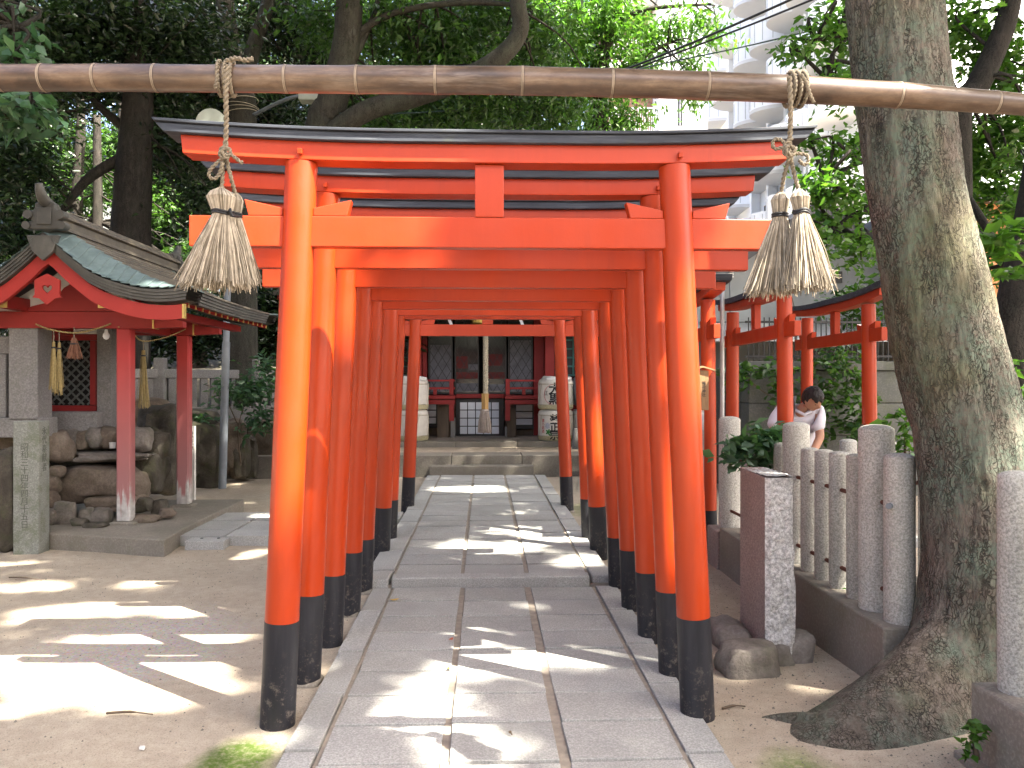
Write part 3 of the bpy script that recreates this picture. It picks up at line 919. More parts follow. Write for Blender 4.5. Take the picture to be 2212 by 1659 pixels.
# the far return of the fence, only its tops showing behind
fence3 = thing('stone_fence', (3.2, 7.0, GZ), 'low granite posts showing their tops behind the post fence', 'stone fence')
q0 = None
for px_, top_, dep in ((1832, 948, 5.9), (1918, 952, 5.75), (2004, 955, 5.6)):
    p = DP(px_, top_, dep); dome_post(p.x, p.y, .0, p.z, .062, fence3)
    q1 = p
    if q0 is not None:
        m = MB(); m.cyl((q0.x, q0.y, .85), (q1.x, q1.y, .85), .015, n=8); ob('iron_rod', m, M['rust'], fence3, smooth=40)
    q0 = q1
m = MB(); a, b = DP(1800, 829, 5.95), DP(2030, 829, 5.55); m.bar((a.x, a.y, .05), (b.x, b.y, .05), .2, .24); ob('kerb', m, M['concrete'], fence3)

# ------------------------------------------------------------------ standing stone among its rocks
def stele():
    x0, x1, y0, y1, z0, z1 = 1.573, 1.735, 4.40, 4.84, .02, 1.03
    t = thing('standing_stone', ((x0+x1)/2, (y0+y1)/2, GZ), 'square granite standing stone with rough split face and pink smooth side', 'stone marker')
    m = MB(); m.prism([(y0+.006, z0), (y1, z0), (y1, z1+.010), (y0+.008, z1-.004)], (x1-x0-.012, 0, 0), (x0, 0, 0), (0,1,0), (0,0,1))
    ob('body', m, M['granite_red'], t, bevel=.006)
    # split front skin
    bm = MB(); n1, n2 = 26, 120; rows = []
    for i in range(n2 + 1):
        z = z0 + (z1 - .004 - z0) * i / n2; row = []
        for k in range(n1 + 1):
            u = k / n1; x = x0 + (x1 - x0) * u
            e = min(u, 1-u) * 2; q = Vector((x*13, z*13, 2.0))
            d = .016 * min(1, e*3) + (noise.noise(q) * .014 + noise.noise(q*2.6) * .008 + abs(noise.noise(q*6)) * .006) * min(1, e*4)
            xr = x + (.010 * noise.noise(Vector((0, z*9, 5))) + .012*math.sin(z*5) if k == n1 else 0)
            row.append((xr, y0 - d + .004, z))
        rows.append(row)
    bm.grid(rows); ob('split_face', bm, M['granite_rough'], t, smooth=50)
    bm = MB(); rows = []
    for i in range(90 + 1):
        z = z0 + (z1 - z0) * i / 90; row = []
        for k in range(20 + 1):
            u = k / 20; y = y0 + .004 + (y1 - y0 - .01) * u
            q = Vector((y*13, z*13, 7.0)); e = min(u, 1-u)*2
            row.append((x1 - .012 + (.012 + noise.noise(q)*.012 + noise.noise(q*2.6)*.006) * min(1, .3 + e*4), y, z))
        rows.append(row)
    bm.grid(rows); ob('split_side', bm, M['granite_rough'], t, smooth=50)
    bm = MB(); bm.grid([[(x0+.004 + (x1-x0-.008)*k/8, y0-.006 + (y1-y0)*j/20, z1+.006+noise.noise(Vector((k*.9, j*.9, 1)))*.010) for k in range(9)] for j in range(21)])
    ob('rough_top', bm, M['granite_rough'], t, smooth=50)
stele()
def rk(px, py, z, size, seed, mat, label, cat='rock', group=None, dy=0):
    p = G(px, py, z)
    o = rock('rock', (p.x, p.y + dy, z), size, seed, mat)
    return tag(o, label, cat, group)
rk(1632, 1452, .02, (.20, .14, .15), 3, M['rock_grey'], 'rounded tan rock propping the front of standing stone', dy=.1)
rk(1592, 1392, .02, (.13, .24, .13), 5, M['rock_grey'], 'low grey rock along the pink side of standing stone', dy=.1)
rk(1736, 1425, .02, (.11, .14, .15), 8, M['rock_grey'], 'small angular rock between standing stone and fence kerb', dy=.12)
rk(1690, 1432, .0, (.10, .10, .13), 9, M['rock_grey'], 'narrow stone wedged under the split face of standing stone', dy=.06)

# ------------------------------------------------------------------ wall, railing and houses behind the side gates
WY = 11.2
def blockwall():
    a = DP(1617, 829, WY); x0 = a.x; t = thing('retaining_wall', (x0 + 3, a.y, GZ), 'mossy concrete block retaining wall behind the side gates', 'wall')
    zs_ = [-.1, .36, .82, 1.28, 1.74]
    for j in range(4):
        x = x0 - (.0 if j % 2 else 0); k = 0
        while x < x0 + 7.0:
            w = .9 if (k or j % 2 == 0) else .5
            m = MB(); m.box(x + .006, x + w - .006, a.y + random.uniform(-.008, .008), a.y + .35, zs_[j] + .005, zs_[j+1] - .005)
            ob('wall_block', m, M['concrete_dark'], t, bevel=.012); x += w; k += 1
    m = MB(); m.box(x0 - .03, x0 + 7.2, a.y - .05, a.y + .4, 1.742, 1.87); ob('coping', m, M['concrete_dark'], t, bevel=.01)
    m = MB(); m.box(x0 + .02, x0 + 7.1, a.y + .03, a.y + .33, -.1, 1.74); ob('mortar_core', m, M['concrete_dark'], t)
    # side face going back to the left
    for j in range(4):
        y = a.y + .36
        while y < a.y + 4:
            m = MB(); m.box(x0, x0 + .34, y + .006, y + .88, zs_[j] + .005, zs_[j+1] - .005)
            ob('wall_block', m, M['concrete_dark'], t, bevel=.012); y += .9
    # railing
    r = thing('railing', (x0 + 3, a.y + .15, 1.87), 'black iron bar railing on top of the block wall', 'railing')
    yy = a.y + .15
    for z in (1.93, 2.42): m = MB(); m.box(x0, x0 + 7.1, yy - .012, yy + .012, z, z + .03); ob('rail', m, M['iron_black'], r)
    x = x0 + .05; k = 0
    base = MB().box(-.007, .007, yy - .007, yy + .007, 1.872, 2.50)
    me = None
    while x < x0 + 7.0:
        if me is None:
            o = ob('bar', base, M['iron_black'], r); me = o.data
        else:
            o = bpy.data.objects.new('bar', me); link(o, r)
        o.location.x = x; x += .075
    return a
wall_a = blockwall()
m = MB(); a = DP(1480, 829, 12.6); m.box(a.x - 1.5, a.x + 2.4, a.y, a.y + .3, -.1, 1.8); 
tag(ob('retaining_wall', m, M['concrete_dark'], bevel=.01), 'dark plain wall seen in the gap behind the main gate posts', 'wall')

def house():
    p = DP(1780, 829, 15.5); t = thing('house', (p.x, p.y, GZ), 'grey stucco house with dark tiled gable roof beyond the railing', 'house')
    xl = DP(1500, 829, 15.5).x; xr = DP(1960, 829, 15.5).x; y0 = p.y
    apex = DP(1755, 440, 15.5); zr = apex.z; ze = DP(1930, 580, 15.5).z
    m = MB(); m.prism([(xl, -.1), (xr, -.1), (xr, ze - .1), (apex.x, zr - .22), (xl, ze - .45)], (0, 5, 0), (0, y0, 0)); ob('wall', m, M['grey_wall'], t)
    for s, xe, z1 in ((1, xr + .5, ze - .36), (-1, xl - .5, ze - .6)):
        nt_ = 9
        for k in range(nt_):
            f0, f1 = k / nt_, (k + 1) / nt_ + .03
            a0 = Vector((apex.x + (xe - apex.x) * f0, y0 - .45, zr + (z1 - zr) * f0 + .03)); a1 = Vector((apex.x + (xe - apex.x) * f1, y0 - .45, zr + (z1 - zr) * f1))
            m = MB(); m.add([a0, a1, a1 + Vector((0, 5.9, 0)), a0 + Vector((0, 5.9, 0)), a0 - Vector((0,0,.07)), a1 - Vector((0,0,.07)), a1 + Vector((0,5.9,-.07)), a0 + Vector((0,5.9,-.07))],
                            [(0,1,2,3),(7,6,5,4),(0,4,5,1),(1,5,6,2),(2,6,7,3),(3,7,4,0)])
            ob('roof_course', m, M['roof_tile'], t)
        m = MB(); m.bar((apex.x, y0 - .40, zr - .12), (xe, y0 - .40, z1 - .14), .06, .16); ob('verge_board', m, M['roof_tile'], t)
    vx = DP(1800, 600, 15.5)
    m = MB(); m.box(vx.x - .16, vx.x + .16, y0 - .05, y0 + .02, vx.z - .1, vx.z + .12); ob('wall_vent', m, M['black_wood'], t)
    q = DP(1572, 602, 15.45); m = MB()
    for k in range(4): m.cyl((q.x, y0 - .12, q.z + .05*k), (q.x, y0 - .12, q.z + .05*k + .03), .07, n=14)
    ob('insulator', m, M['plaster'], t, smooth=40)
    m = MB(); m.cyl((q.x, y0 - .12, q.z - .8), (q.x, y0 - .12, q.z + .0), .015, n=8); ob('conduit', m, M['pipe'], t)
    m = MB(); m.box(xl + .2, xr - .2, y0 - .06, y0 - .003, DP(1600, 706, 15.5).z, DP(1600, 696, 15.5).z); ob('drip_rail', m, M['roof_tile'], t)
    # lean-to roof below
    m = MB(); m.add([(xl-.2, y0-1.6, 2.35), (xr, y0-1.6, 2.35), (xr, y0, 2.75), (xl-.2, y0, 2.75), (xl-.2, y0-1.6, 2.29), (xr, y0-1.6, 2.29), (xr, y0, 2.69), (xl-.2, y0, 2.69)], [(0,1,2,3),(7,6,5,4),(0,4,5,1),(1,5,6,2),(2,6,7,3),(3,7,4,0)])
    ob('lean_to_roof', m, M['galv'], t)
house()
def tower():
    p = DP(1640, 829, 42); t = thing('apartment_tower', (p.x, p.y, GZ), 'white apartment tower with rounded concrete balconies', 'apartment tower')
    # the balconied side faces left, away from the sun, and runs back in depth
    Lf = 12.95
    for ci, Zc in enumerate((30.0, 32.5, 35.0, 37.5, 40.2, 44.6, 49.2, 53.5)):
        c = FW * Zc + RT * Lf
        for k in range(-3, 6):
            zb = 14.45 + 3.0 * k - .25 * (ci % 2)
            n = 20; ra, rb = 1.75, 1.22
            arc = [(-ra * math.sin(math.pi * i / n), -rb * math.cos(math.pi * i / n)) for i in range(n + 1)]
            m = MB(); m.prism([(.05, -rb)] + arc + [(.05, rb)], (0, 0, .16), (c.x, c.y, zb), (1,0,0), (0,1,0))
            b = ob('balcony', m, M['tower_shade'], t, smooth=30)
            vs_ = []; nn = n + 1
            for z in (zb + .161, zb + 1.32):
                vs_ += [(c.x + x, c.y + y, z) for x, y in arc] + [(c.x + x*.97, c.y + y*.97, z) for x, y in arc]
            fs_ = []
            for i in range(nn - 1):
                fs_ += [(i, i+1, 2*nn+i+1, 2*nn+i), (nn+i+1, nn+i, 3*nn+i, 3*nn+i+1), (2*nn+i, 2*nn+i+1, 3*nn+i+1, 3*nn+i)]
            m = MB(); m.add(vs_, fs_); ob('parapet', m, M['tower_white'], b, smooth=30)
            m = MB()
            for i in range(2, n, 2):
                x, y = arc[i]; x = c.x + x*1.004; y = c.y + y*1.004
                m.box(x - .012, x + .012, y - .012, y + .012, zb + .22, zb + 1.2)
            ob('panel_joint', m, M['tower_line'], b)
            m = MB(); m.box(c.x - .03, c.x + .02, c.y - .55, c.y + .55, zb + .2, zb + 2.2); ob('window', m, M['glass'], t)
        m = MB(); m.box(c.x - .45, c.x + .001, c.y + rb + .04, c.y + rb + .30, -.1, 30); ob('fin_wall', m, M['tower_white'], t)
    p0 = FW * 28 + RT * Lf; p1 = FW * 57 + RT * Lf
    m = MB(); m.prism([(p0.x + .003, p0.y), (p0.x + 14, p0.y), (p1.x + 14, p1.y), (p1.x + .003, p1.y)], (0, 0, 30.1), (0, 0, -.1), (1,0,0), (0,1,0)); ob('main_block', m, M['tower_white'], t)
tower()
def left_block():
    p = DP(1420, 829, 34); t = thing('apartment_block', (p.x, p.y, GZ), 'pale apartment block with a tall dark window beside the tower', 'apartment block')
    x0 = DP(1395, 829, 34).x; x1 = DP(1530, 829, 34).x
    m = MB(); m.box(x0 + .55, x1, p.y, p.y + 6, -.1, 22); ob('wall', m, M['tower_white'], t)
    m = MB(); m.box(x0 - 1.6, x0 + .54, p.y + 1.2, p.y + 6, -.1, 22); ob('recessed_wall', m, M['brick_far'], t)
    for k in range(6):
        z0 = DP(1468, 284 - 0, 34).z + 2.9 * (k - 2)
        if z0 < .3: continue
        w0 = DP(1464, 0, 34).x; w1 = DP(1474, 0, 34).x
        m = MB(); m.box(w0, w1, p.y - .03, p.y + .02, z0 + .25, z0 + 1.6); w = ob('window', m, M['glass'], t)
        m = MB(); m.box((w0+w1)/2-.02, (w0+w1)/2+.02, p.y-.05, p.y-.031, z0+.25, z0+1.6); ob('window_frame', m, M['tower_line'], w)
        m = MB(); m.box(x0 - 1.6, x0 + .5, p.y + .1, p.y + 1.19, z0 - .1, z0 + .08); b = ob('balcony_floor', m, M['tower_white'], t)
        m = MB(); m.box(x0 - 1.6, x0 + .5, p.y + .1, p.y + .15, z0 + 1.0, z0 + 1.06)
        for j in range(22): xx = x0 - 1.55 + j * .095; m.box(xx, xx + .03, p.y + .11, p.y + .14, z0 + .08, z0 + 1.0)
        ob('railing', m, M['tower_white'], b)
left_block()
def orange_house():
    p = DP(2160, 829, 13.5); t = thing('house', (p.x, p.y, GZ), 'orange stucco house glimpsed through leaves behind big tree', 'house')
    x0 = DP(2068, 829, 13.5).x
    m = MB(); m.box(x0, x0 + 3.6, p.y, p.y + 4, -.1, 4.6); ob('wall', m, M['orange_wall'], t)
    m = MB(); m.box(x0 - .35, x0 + 3.9, p.y - .4, p.y + 4.2, 4.601, 4.78); ob('roof', m, M['roof_tile'], t)
    xp = DP(2185, 829, 13.45).x
    m = MB(); m.cyl((xp, p.y - .06, 0), (xp, p.y - .06, 4.5), .05, n=12); ob('downpipe', m, M['plaster'], t, smooth=40)
    xw = DP(2130, 829, 13.45).x; z = DP(0, 700, 13.5).z
    m = MB(); m.box(xw - .35, xw + .35, p.y - .03, p.y + .02, z - .3, z + .45); w = ob('window', m, M['glass'], t)
    m = MB(); m.box(xw - .42, xw + .42, p.y - .07, p.y - .005, z - .40, z - .31); ob('window_sill', m, M['plaster'], w)
    m = MB(); m.box(xw - .45, xw + .6, p.y - .02, p.y - .004, .4, z - .5); ob('white_panel', m, M['plaster'], t)
orange_house()

# wooden notice on a post
def notice():
    p = DP(1517, 845, 7.15); t = thing('notice_board', (p.x, p.y, GZ), 'small wooden notice with little roof behind the right gate posts', 'sign')
    z1 = DP(1536, 800, 7.15).z; z0 = DP(1536, 886, 7.15).z; w = .075
    m = MB(); m.box(p.x - .02, p.x + .02, p.y + .012, p.y + .045, -.1, z1); ob('post', m, M['galv'], t)
    m = MB(); m.box(p.x - w, p.x + w * .75, p.y - .01, p.y + .0115, z0, z1); ob('board', m, M['plaque_wood'], t, bevel=.002)
    m = MB(); m.prism([(-w - .04, -.008), (0, .025), (w + .04, -.008), (w + .04, .004), (0, .040), (-w - .04, .004)], (0, .07, 0), (p.x, p.y - .035, z1)); ob('roof', m, M['plaque_wood'], t)
    text_on('writing', '稲\n荷\n神\n社', .035, (p.x + .012, p.y - .0115, z1 - .10), (1,0,0), (0,0,1), M['ink'], t, .0006, 1.0)
notice()
def galv_post():
    p = DP(1560, 829, 7.9); t = tag(ob('pipe_post', MB().cyl((p.x, p.y, -.1), (p.x, p.y, 2.6), .022, n=14), M['galv'], smooth=40), 'thin grey steel pipe standing beside the first side gate', 'pipe')
galv_post()

# ------------------------------------------------------------------ water pavilion on the left
def lerp1(pts, u):
    for (a, b), (c, d) in zip(pts, pts[1:]):
        if u <= c: return b + (d - b) * (u - a) / (c - a)
    return pts[-1][1]
VERGE = [(0, 2.985), (.05, 2.947), (.14, 2.85), (.24, 2.759), (.40, 2.623), (.53, 2.555), (.67, 2.503), (.80, 2.465), (.936, 2.438), (1.07, 2.428), (1.207, 2.431), (1.345, 2.452)]
BODY = [(0, 3.08), (.15, 2.975), (.31, 2.88), (.49, 2.77), (.67, 2.678), (.82, 2.60), (1.1, 2.495), (1.345, 2.440)]
PCX, PY0, PY1 = -4.16, 7.67, 10.95
def sst(t): t = max(0, min(1, t)); return t*t*(3-2*t)
def roof_z(u, y):
    k = min(sst((y - PY0 - .05) / .34), sst((PY1 - .05 - y) / .34))
    s = .03 * (abs(y - (PY0+PY1)/2) / ((PY1-PY0)/2)) ** 2 * (u / 1.345)
    return lerp1(VERGE, u) * (1-k) + lerp1(BODY, u) * k + s
def plate(outer, hole, th, org, u, w, name, mat, parent):
    bm = bmesh.new(); org = Vector(org); u = Vector(u); w = Vector(w); n = u.cross(w)
    es = []
    for lp in ([outer] + ([hole] if hole else [])):
        vs_ = [bm.verts.new(org + u*a + w*b) for a, b in lp]
        es += [bm.edges.new((vs_[i], vs_[(i+1) % len(vs_)])) for i in range(len(vs_))]
    r_ = bmesh.ops.triangle_fill(bm, edges=es, use_beauty=True)
    bmesh.ops.recalc_face_normals(bm, faces=bm.faces)
    ex = bmesh.ops.extrude_face_region(bm, geom=list(bm.faces))
    bmesh.ops.translate(bm, verts=[e for e in ex['geom'] if isinstance(e, bmesh.types.BMVert)], vec=n * th)
    bmesh.ops.recalc_face_normals(bm, faces=bm.faces)
    me = bpy.data.meshes.new(name); bm.to_mesh(me); bm.free()
    return obm(name, me, mat, parent)
def heart(s):
    return [(s*.9*math.sin(t)**3, s*(.72*math.cos(t) - .30*math.cos(2*t) - .12*math.cos(3*t) - .06*math.cos(4*t))) for t in [2*math.pi*k/28 for k in range(28)]]
def pavilion():
    t = thing('water_pavilion', (PCX, 8.9, 0), 'red purification pavilion with curved blue-green copper roof', 'pavilion')
    roofp = ob('roof', MB().grid([[(PCX + s * 1.30 * abs(k) / 12 if False else PCX + (k / 12) * 1.30, y, roof_z(abs(k / 12) * 1.30, y) - .060) for k in range(-12, 13)] for y in np.linspace(PY0 + .06, PY1 - .06, 20)]), M['roof_edge'], t, smooth=40)
    # courses of copper, each lapping the one below
    us = [1.345 * (k / 15) for k in range(16)]
    for s in (1, -1):
        for k in range(15):
            for nm, ya, yb, mat, ns in (('copper_course', PY0 - .015, PY0 + .42, M['copper'], 8), ('roof_course', PY0 + .4215, PY1 - .42, M['roof_brown'], 12), ('copper_course', PY1 - .4185, PY1 + .01, M['copper'], 8)):
                if s < 0 and ya > PY0 + .5: continue
                m = MB(); ys_ = [ya + (yb - ya) * j / ns for j in range(ns + 1)]
                u0, u1 = us[k], us[k+1] + .012
                rows = []
                for u, dz in ((u0, .004), (u0 + (u1-u0)*.5, .012), (u1, .021), (u1, .001)):
                    rows.append([(PCX + s*u, y, roof_z(min(u, 1.345), y) + dz) for y in ys_])
                m.grid(rows); ob(nm, m, mat, roofp, smooth=35)
    # layered verge and eave
    for j in range(4):
        for yv, dr in ((PY0, 1), (PY1, -1)):
            m = MB(); n = 26
            yy0, yy1 = yv + dr*(.004 + .012*j), yv + dr*.40
            rows = []
            for k in range(-n, n + 1):
                u = abs(k) / n * (1.345 - .010*j); x = PCX + (k / n) * (1.345 - .010*j); z = roof_z(u, yv) 
                z0 = z - .029*(j+1); z1 = z - .029*j - .003
                rows.append([(x, yy0, z0), (x, yy1, z0), (x, yy1, z1), (x, yy0, z1)])
            for q in rows: m.v.extend(q)
            for i in range(len(rows)-1):
                for c in range(4):
                    a = i*4+c; b = i*4+(c+1) % 4; m.f.append((a, b, b+4, a+4))
            ob('verge_layer', m, M['roof_edge'], roofp, smooth=35)
        for s in (1, -1):
            m = MB(); rows = []
            for y in np.linspace(PY0 + .41, PY1 - .41, 16):
                z = roof_z(1.345, y); x1 = PCX + s*(1.343 - .012*j); x0 = PCX + s*1.0
                z0 = z - .029*(j+1); z1 = z - .029*j - .003; zi = .02
                rows.append([(x0, y, z0+zi), (x1, y, z0), (x1, y, z1), (x0, y, z1+zi)])
            for q in rows: m.v.extend(q)
            for i in range(len(rows)-1):
                for c in range(4):
                    a = i*4+c; b = i*4+(c+1) % 4; m.f.append((a, b, b+4, a+4))
            ob('eave_layer', m, M['roof_edge'], roofp, smooth=35)
    # bargeboard
    for s in (1, -1):
        m = MB(); rows = []
        for k in range(25):
            u = 1.27 * k / 24; z = lerp1(VERGE, u) - .122; h = .135 + .03 * (1 - k/24)
            rows.append([(PCX + s*u, PY0 + .085, z - h), (PCX + s*u, PY0 + .135, z - h), (PCX + s*u, PY0 + .135, z), (PCX + s*u, PY0 + .085, z)])
        for q in rows: m.v.extend(q)
        for i in range(24):
            for c in range(4):
                a = i*4+c; b = i*4+(c+1) % 4; m.f.append((a, b, b+4, a+4))
        m.f.append((96, 97, 98, 99)); m.f.append((0, 1, 2, 3))
        ob('bargeboard', m, M['red_bright'], t, smooth=35)
        z = lerp1(VERGE, 1.27) - .122
        m = MB(); m.box(PCX + s*1.272 - .006, PCX + s*1.272 + .012, PY0 + .080, PY0 + .14, z - .137, z + .002); ob('gilded_tip', m, M['gold'], t)
    # carved pendant with a heart piercing
    oy = PY0 + .05
    pend = [(0, .145), (.116, .085), (.116, -.055), (.136, -.082), (.075, -.090), (.035, -.125), (0, -.150), (-.035, -.125), (-.075, -.090), (-.136, -.082), (-.116, -.055), (-.116, .085)]
    hh = [(a, b + .0) for a, b in heart(.052)]
    plate(pend, hh, -.028, (PCX + .010, oy, 2.455), (1,0,0), (0,0,1), 'gable_pendant', M['red_bright'], t)
    # gable filling
    gy = 8.22
    m = MB(); m.prism([(PCX - .85, 2.285), (PCX + .85, 2.285), (PCX + .6, 2.40), (PCX + .25, 2.62), (PCX, 2.80), (PCX - .25, 2.62), (PCX - .6, 2.40)], (0, .04, 0), (0, gy + .03, 0)); ob('gable_plaster', m, M['plaster'], t)
    fl = [(-.62, 0), (.62, 0), (.50, .05), (.30, .10), (.18, .24), (.08, .30), (-.08, .30), (-.18, .24), (-.30, .10), (-.50, .05)]
    tri = [(.10, .09), (.22, .075), (.16, .165)]
    plate(fl, tri, -.04, (PCX + .10, gy - .01, 2.287), (1,0,0), (0,0,1), 'frog_leg_strut', M['red_old'], t)
    # frame
    for y in (8.20, 9.32):
        m = MB(); m.box(PCX - .90, PCX + .80, y, y + .13, 2.115, 2.283); ob('cross_beam', m, M['red_old'], t, bevel=.006)
        for x in (PCX - .90, PCX + .80):
            s = -1 if x < PCX else 1
            m = MB(); m.box(min(x, x + s*.014), max(x, x + s*.014), y - .004, y + .134, 2.111, 2.287); ob('gilded_cap', m, M['gold'], t)
    for x in (PCX + .43, PCX - .57):
        m = MB(); m.box(x, x + .13, 7.86, 10.3, 2.29, 2.41); ob('side_beam', m, M['red_old'], t, bevel=.006)
        m = MB(); m.box(x - .003, x + .133, 7.844, 7.859, 2.287, 2.413); ob('gilded_cap', m, M['gold'], t)
        m = MB(); m.box(x + .005, x + .125, 8.332, 9.318, 2.10, 2.26); ob('side_beam', m, M['red_old'], t, bevel=.006)
    for x in (PCX + .20, PCX - .34):
        m = MB(); m.box(x, x + .10, 7.80, 10.4, 2.545, 2.63); ob('purlin', m, M['red_old'], t)
        m = MB(); m.box(x - .003, x + .103, 7.785, 7.799, 2.542, 2.633); ob('gilded_cap', m, M['gold'], t)
    m = MB(); m.box(PCX + .92, PCX + 1.02, 7.85, 10.42, 2.225, 2.30); ob('eave_beam', m, M['red_old'], t)
    for y in (8.26, 9.38):
        m = MB(); m.prism([(PCX + .42, 2.30), (PCX + 1.1, 2.19), (PCX + 1.1, 2.13), (PCX + .9, 2.12), (PCX + .62, 2.11), (PCX + .42, 2.11)], (0, .10, 0), (0, y - .05, 0)); 
        ob('bracket_arm', m, M['red_old'], t)
    # rafters with gilded ends
    y = PY0 + .30
    while y < PY1 - .15:
        for s in (1,):
            a = Vector((PCX + s*.30, y, roof_z(.30, y) - .155)); b = Vector((PCX + s*1.245, y, roof_z(1.245, y) - .150))
            m = MB(); m.bar(a, (a+b)/2 - Vector((0,0,.05)), .04, .045); m.bar((a+b)/2 - Vector((0,0,.05)), b, .04, .045); rf = ob('rafter', m, M['red_old'], t)
            m = MB(); m.box(b.x - .002, b.x + .006, y - .011, y + .011, b.z - .024, b.z + .020); ob('gilded_end', m, M['gold'], rf)
        y += .20
    # posts
    for x, y, vis in ((-3.725, 8.205, 1), (-3.56, 9.35, 1), (-5.35, 9.33, 0)):
        m = MB(); m.box(x, x + .142, y, y + .13, .15, 2.118); p = ob('post', m, M['red_post'], t, bevel=.014, segs=1)
        m = MB(); m.box(x - .05, x + .19, y - .05, y + .18, .09, .155); ob('footing', m, M['concrete'], p, bevel=.01)
    # ridge
    m = MB(); m.prism([(-.12, 3.035), (.12, 3.035), (.10, 3.075), (.07, 3.08), (.065, 3.15), (.105, 3.16), (.10, 3.185), (.05, 3.225), (-.05, 3.225), (-.10, 3.185), (-.105, 3.16), (-.065, 3.15), (-.07, 3.08), (-.10, 3.075)], (0, PY1 - PY0 - .16, 0), (PCX, PY0 + .10, 0))
    rg = ob('ridge', m, M['roof_brown'], roofp)
    m = MB(); m.tube([(PCX, PY0 + .08, 3.222), (PCX, PY1 - .05, 3.222)], .038, 12); ob('ridge_roll', m, M['roof_brown'], rg, smooth=40)
    for y, d in ((PY0 + .06, 1), (PY1 - .06, -1)):
        orn = [(-.20, 0), (.20, 0), (.235, .045), (.20, .085), (.155, .09), (.19, .15), (.165, .21), (.12, .225), (.12, .285), (.09, .31), (-.09, .31), (-.12, .285), (-.12, .225), (-.165, .21), (-.19, .15), (-.155, .09), (-.20, .085), (-.235, .045)]
        m = MB(); m.prism([(a*.80, b*.84) for a, b in orn], (0, .09*d, 0), (PCX, y - .03*d, 3.02)); ob('ridge_end_ornament', m, M['roof_edge'], roofp, bevel=.012)
        m = MB(); m.box(PCX - .07, PCX + .07, y - .045*d - .004, y - .045*d + .012, 3.06, 3.22); ob('ornament_panel', m, M['roof_edge'], roofp, bevel=.006)
        m = MB(); m.tube(smooth_path([(PCX, y + .16*d, 3.235), (PCX, y, 3.275), (PCX, y - .09*d, 3.335), (PCX, y - .13*d, 3.43)], 5), [.055, .057, .058, .058, .058, .057, .056, .054, .052, .05, .048, .045, .042, .038, .034, .03], 12); ob('ridge_horn', m, M['roof_edge'], roofp, smooth=40)
        for s in (1, -1):
            for (ox, oz, rr) in ((.148, .155, .043), (.165, .052, .038)):
                m = MB(); m.tube([(PCX + s*ox, y - .055*d, 3.0 + oz), (PCX + s*ox, y + .04*d, 3.0 + oz)], [rr, rr], 14); ob('ornament_scroll', m, M['roof_edge'], roofp, smooth=40)
    # verge cap under the ornament
    m = MB(); m.prism([(-.15, 0), (.15, 0), (.10, -.15), (0, -.24), (-.10, -.15)], (0, .05, 0), (PCX, PY0 - .012, 2.955)); ob('verge_keystone', m, M['roof_edge'], roofp, bevel=.006)
    # platform
    pts = [G(105, 1152, .126), G(355, 1166, .126), G(400, 1139.5, .126)]
    poly = [(-7.2, pts[0].y + .05), (pts[0].x, pts[0].y), (pts[1].x, pts[1].y), (pts[2].x, pts[2].y), (pts[2].x, 9.95), (-7.2, 9.95)]
    m = MB(); m.prism(poly, (0, 0, .226), (0, 0, -.10), (1,0,0), (0,1,0)); ob('platform', m, M['concrete'], t, bevel=.012)
    m = MB(); m.lathe([(.012, .03), (.016, .02), (.018, 0), (.030, -.02), (.034, -.045), (.022, -.07), (.004, -.078)], (DP(229, 0, 8.3).x, 8.45, 2.09), 16); ob('light_bulb', m, M['paper'], t, smooth=40)
pavilion()
def straw_tassel(name, p, length, spread, n, mat, label, group=None, tie=.06, seed=0):
    r = random.Random(seed)
    t = thing(name, p, label, 'straw tassel', group); p = Vector(p)
    m = MB()
    for k in range(n):
        a = r.uniform(0, 2*math.pi); q = spread * math.sqrt(r.random()); L = length * r.uniform(.86, 1.04)
        e = p + Vector((q*math.cos(a), q*math.sin(a)*.7, -L)); s0 = p + Vector((q*.22*math.cos(a), q*.2*math.sin(a), -.0))
        m.tube([s0, s0.lerp(e, .5) + Vector((r.uniform(-.005, .005), 0, 0)), e], .0024, 4, False)
    s = ob('straw', m, mat, t, fix=False); s['kind'] = 'stuff'
    m = MB(); m.tube([p + Vector((0, 0, -tie - .008)), p + Vector((0, 0, -tie + .008))], spread*.36 + .006, 10); ob('binding', m, M['black_cord'], t, smooth=40)
    m = MB(); m.cyl(p + Vector((0, 0, .11)), p + Vector((0, 0, -.02)), .0045, n=6); ob('hanger', m, M['rope'], t)
    return t
yb = 8.17
rp = thing('straw_rope', AT(165, 718, yb), 'thin straw rope sagging along the front beam of the pavilion', 'rope')
m = MB(); rope(m, [AT(77, 700, yb), AT(110, 712, yb), AT(160, 719, yb), AT(205, 711, yb), AT(240, 699, yb)], .009, 2, .05, 5, .008); ob('strands', m, M['straw_gold'], rp, smooth=True)
rp = thing('straw_rope', (-3.55, 8.9, 2.0), 'thin straw rope drooping between the right posts of the pavilion', 'rope')
pA = AT(256, 706, 8.18); pB = DP(310, 737, 8.75); pC = DP(412, 706, 9.25)
m = MB(); rope(m, [pA, DP(285, 720, 8.4), pB, DP(360, 728, 9.0), pC], .008, 2, .05, 5, .008); ob('strands', m, M['straw_gold'], rp, smooth=True)
straw_tassel('straw_tassel', AT(116, 738, yb), .50, .048, 46, M['straw_gold'], 'long thin straw tassel hung left on the pavilion front rope', 'straw tassels hung on the pavilion', seed=1)
straw_tassel('straw_tassel', AT(128, 740, yb), .52, .045, 46, M['straw_gold'], 'long thin straw tassel beside the reddish one on pavilion front rope', 'straw tassels hung on the pavilion', seed=2)
straw_tassel('straw_tassel', AT(160, 730, yb), .21, .085, 60, M['straw_red'], 'short reddish straw bunch on the pavilion front rope', 'straw tassels hung on the pavilion', seed=3)
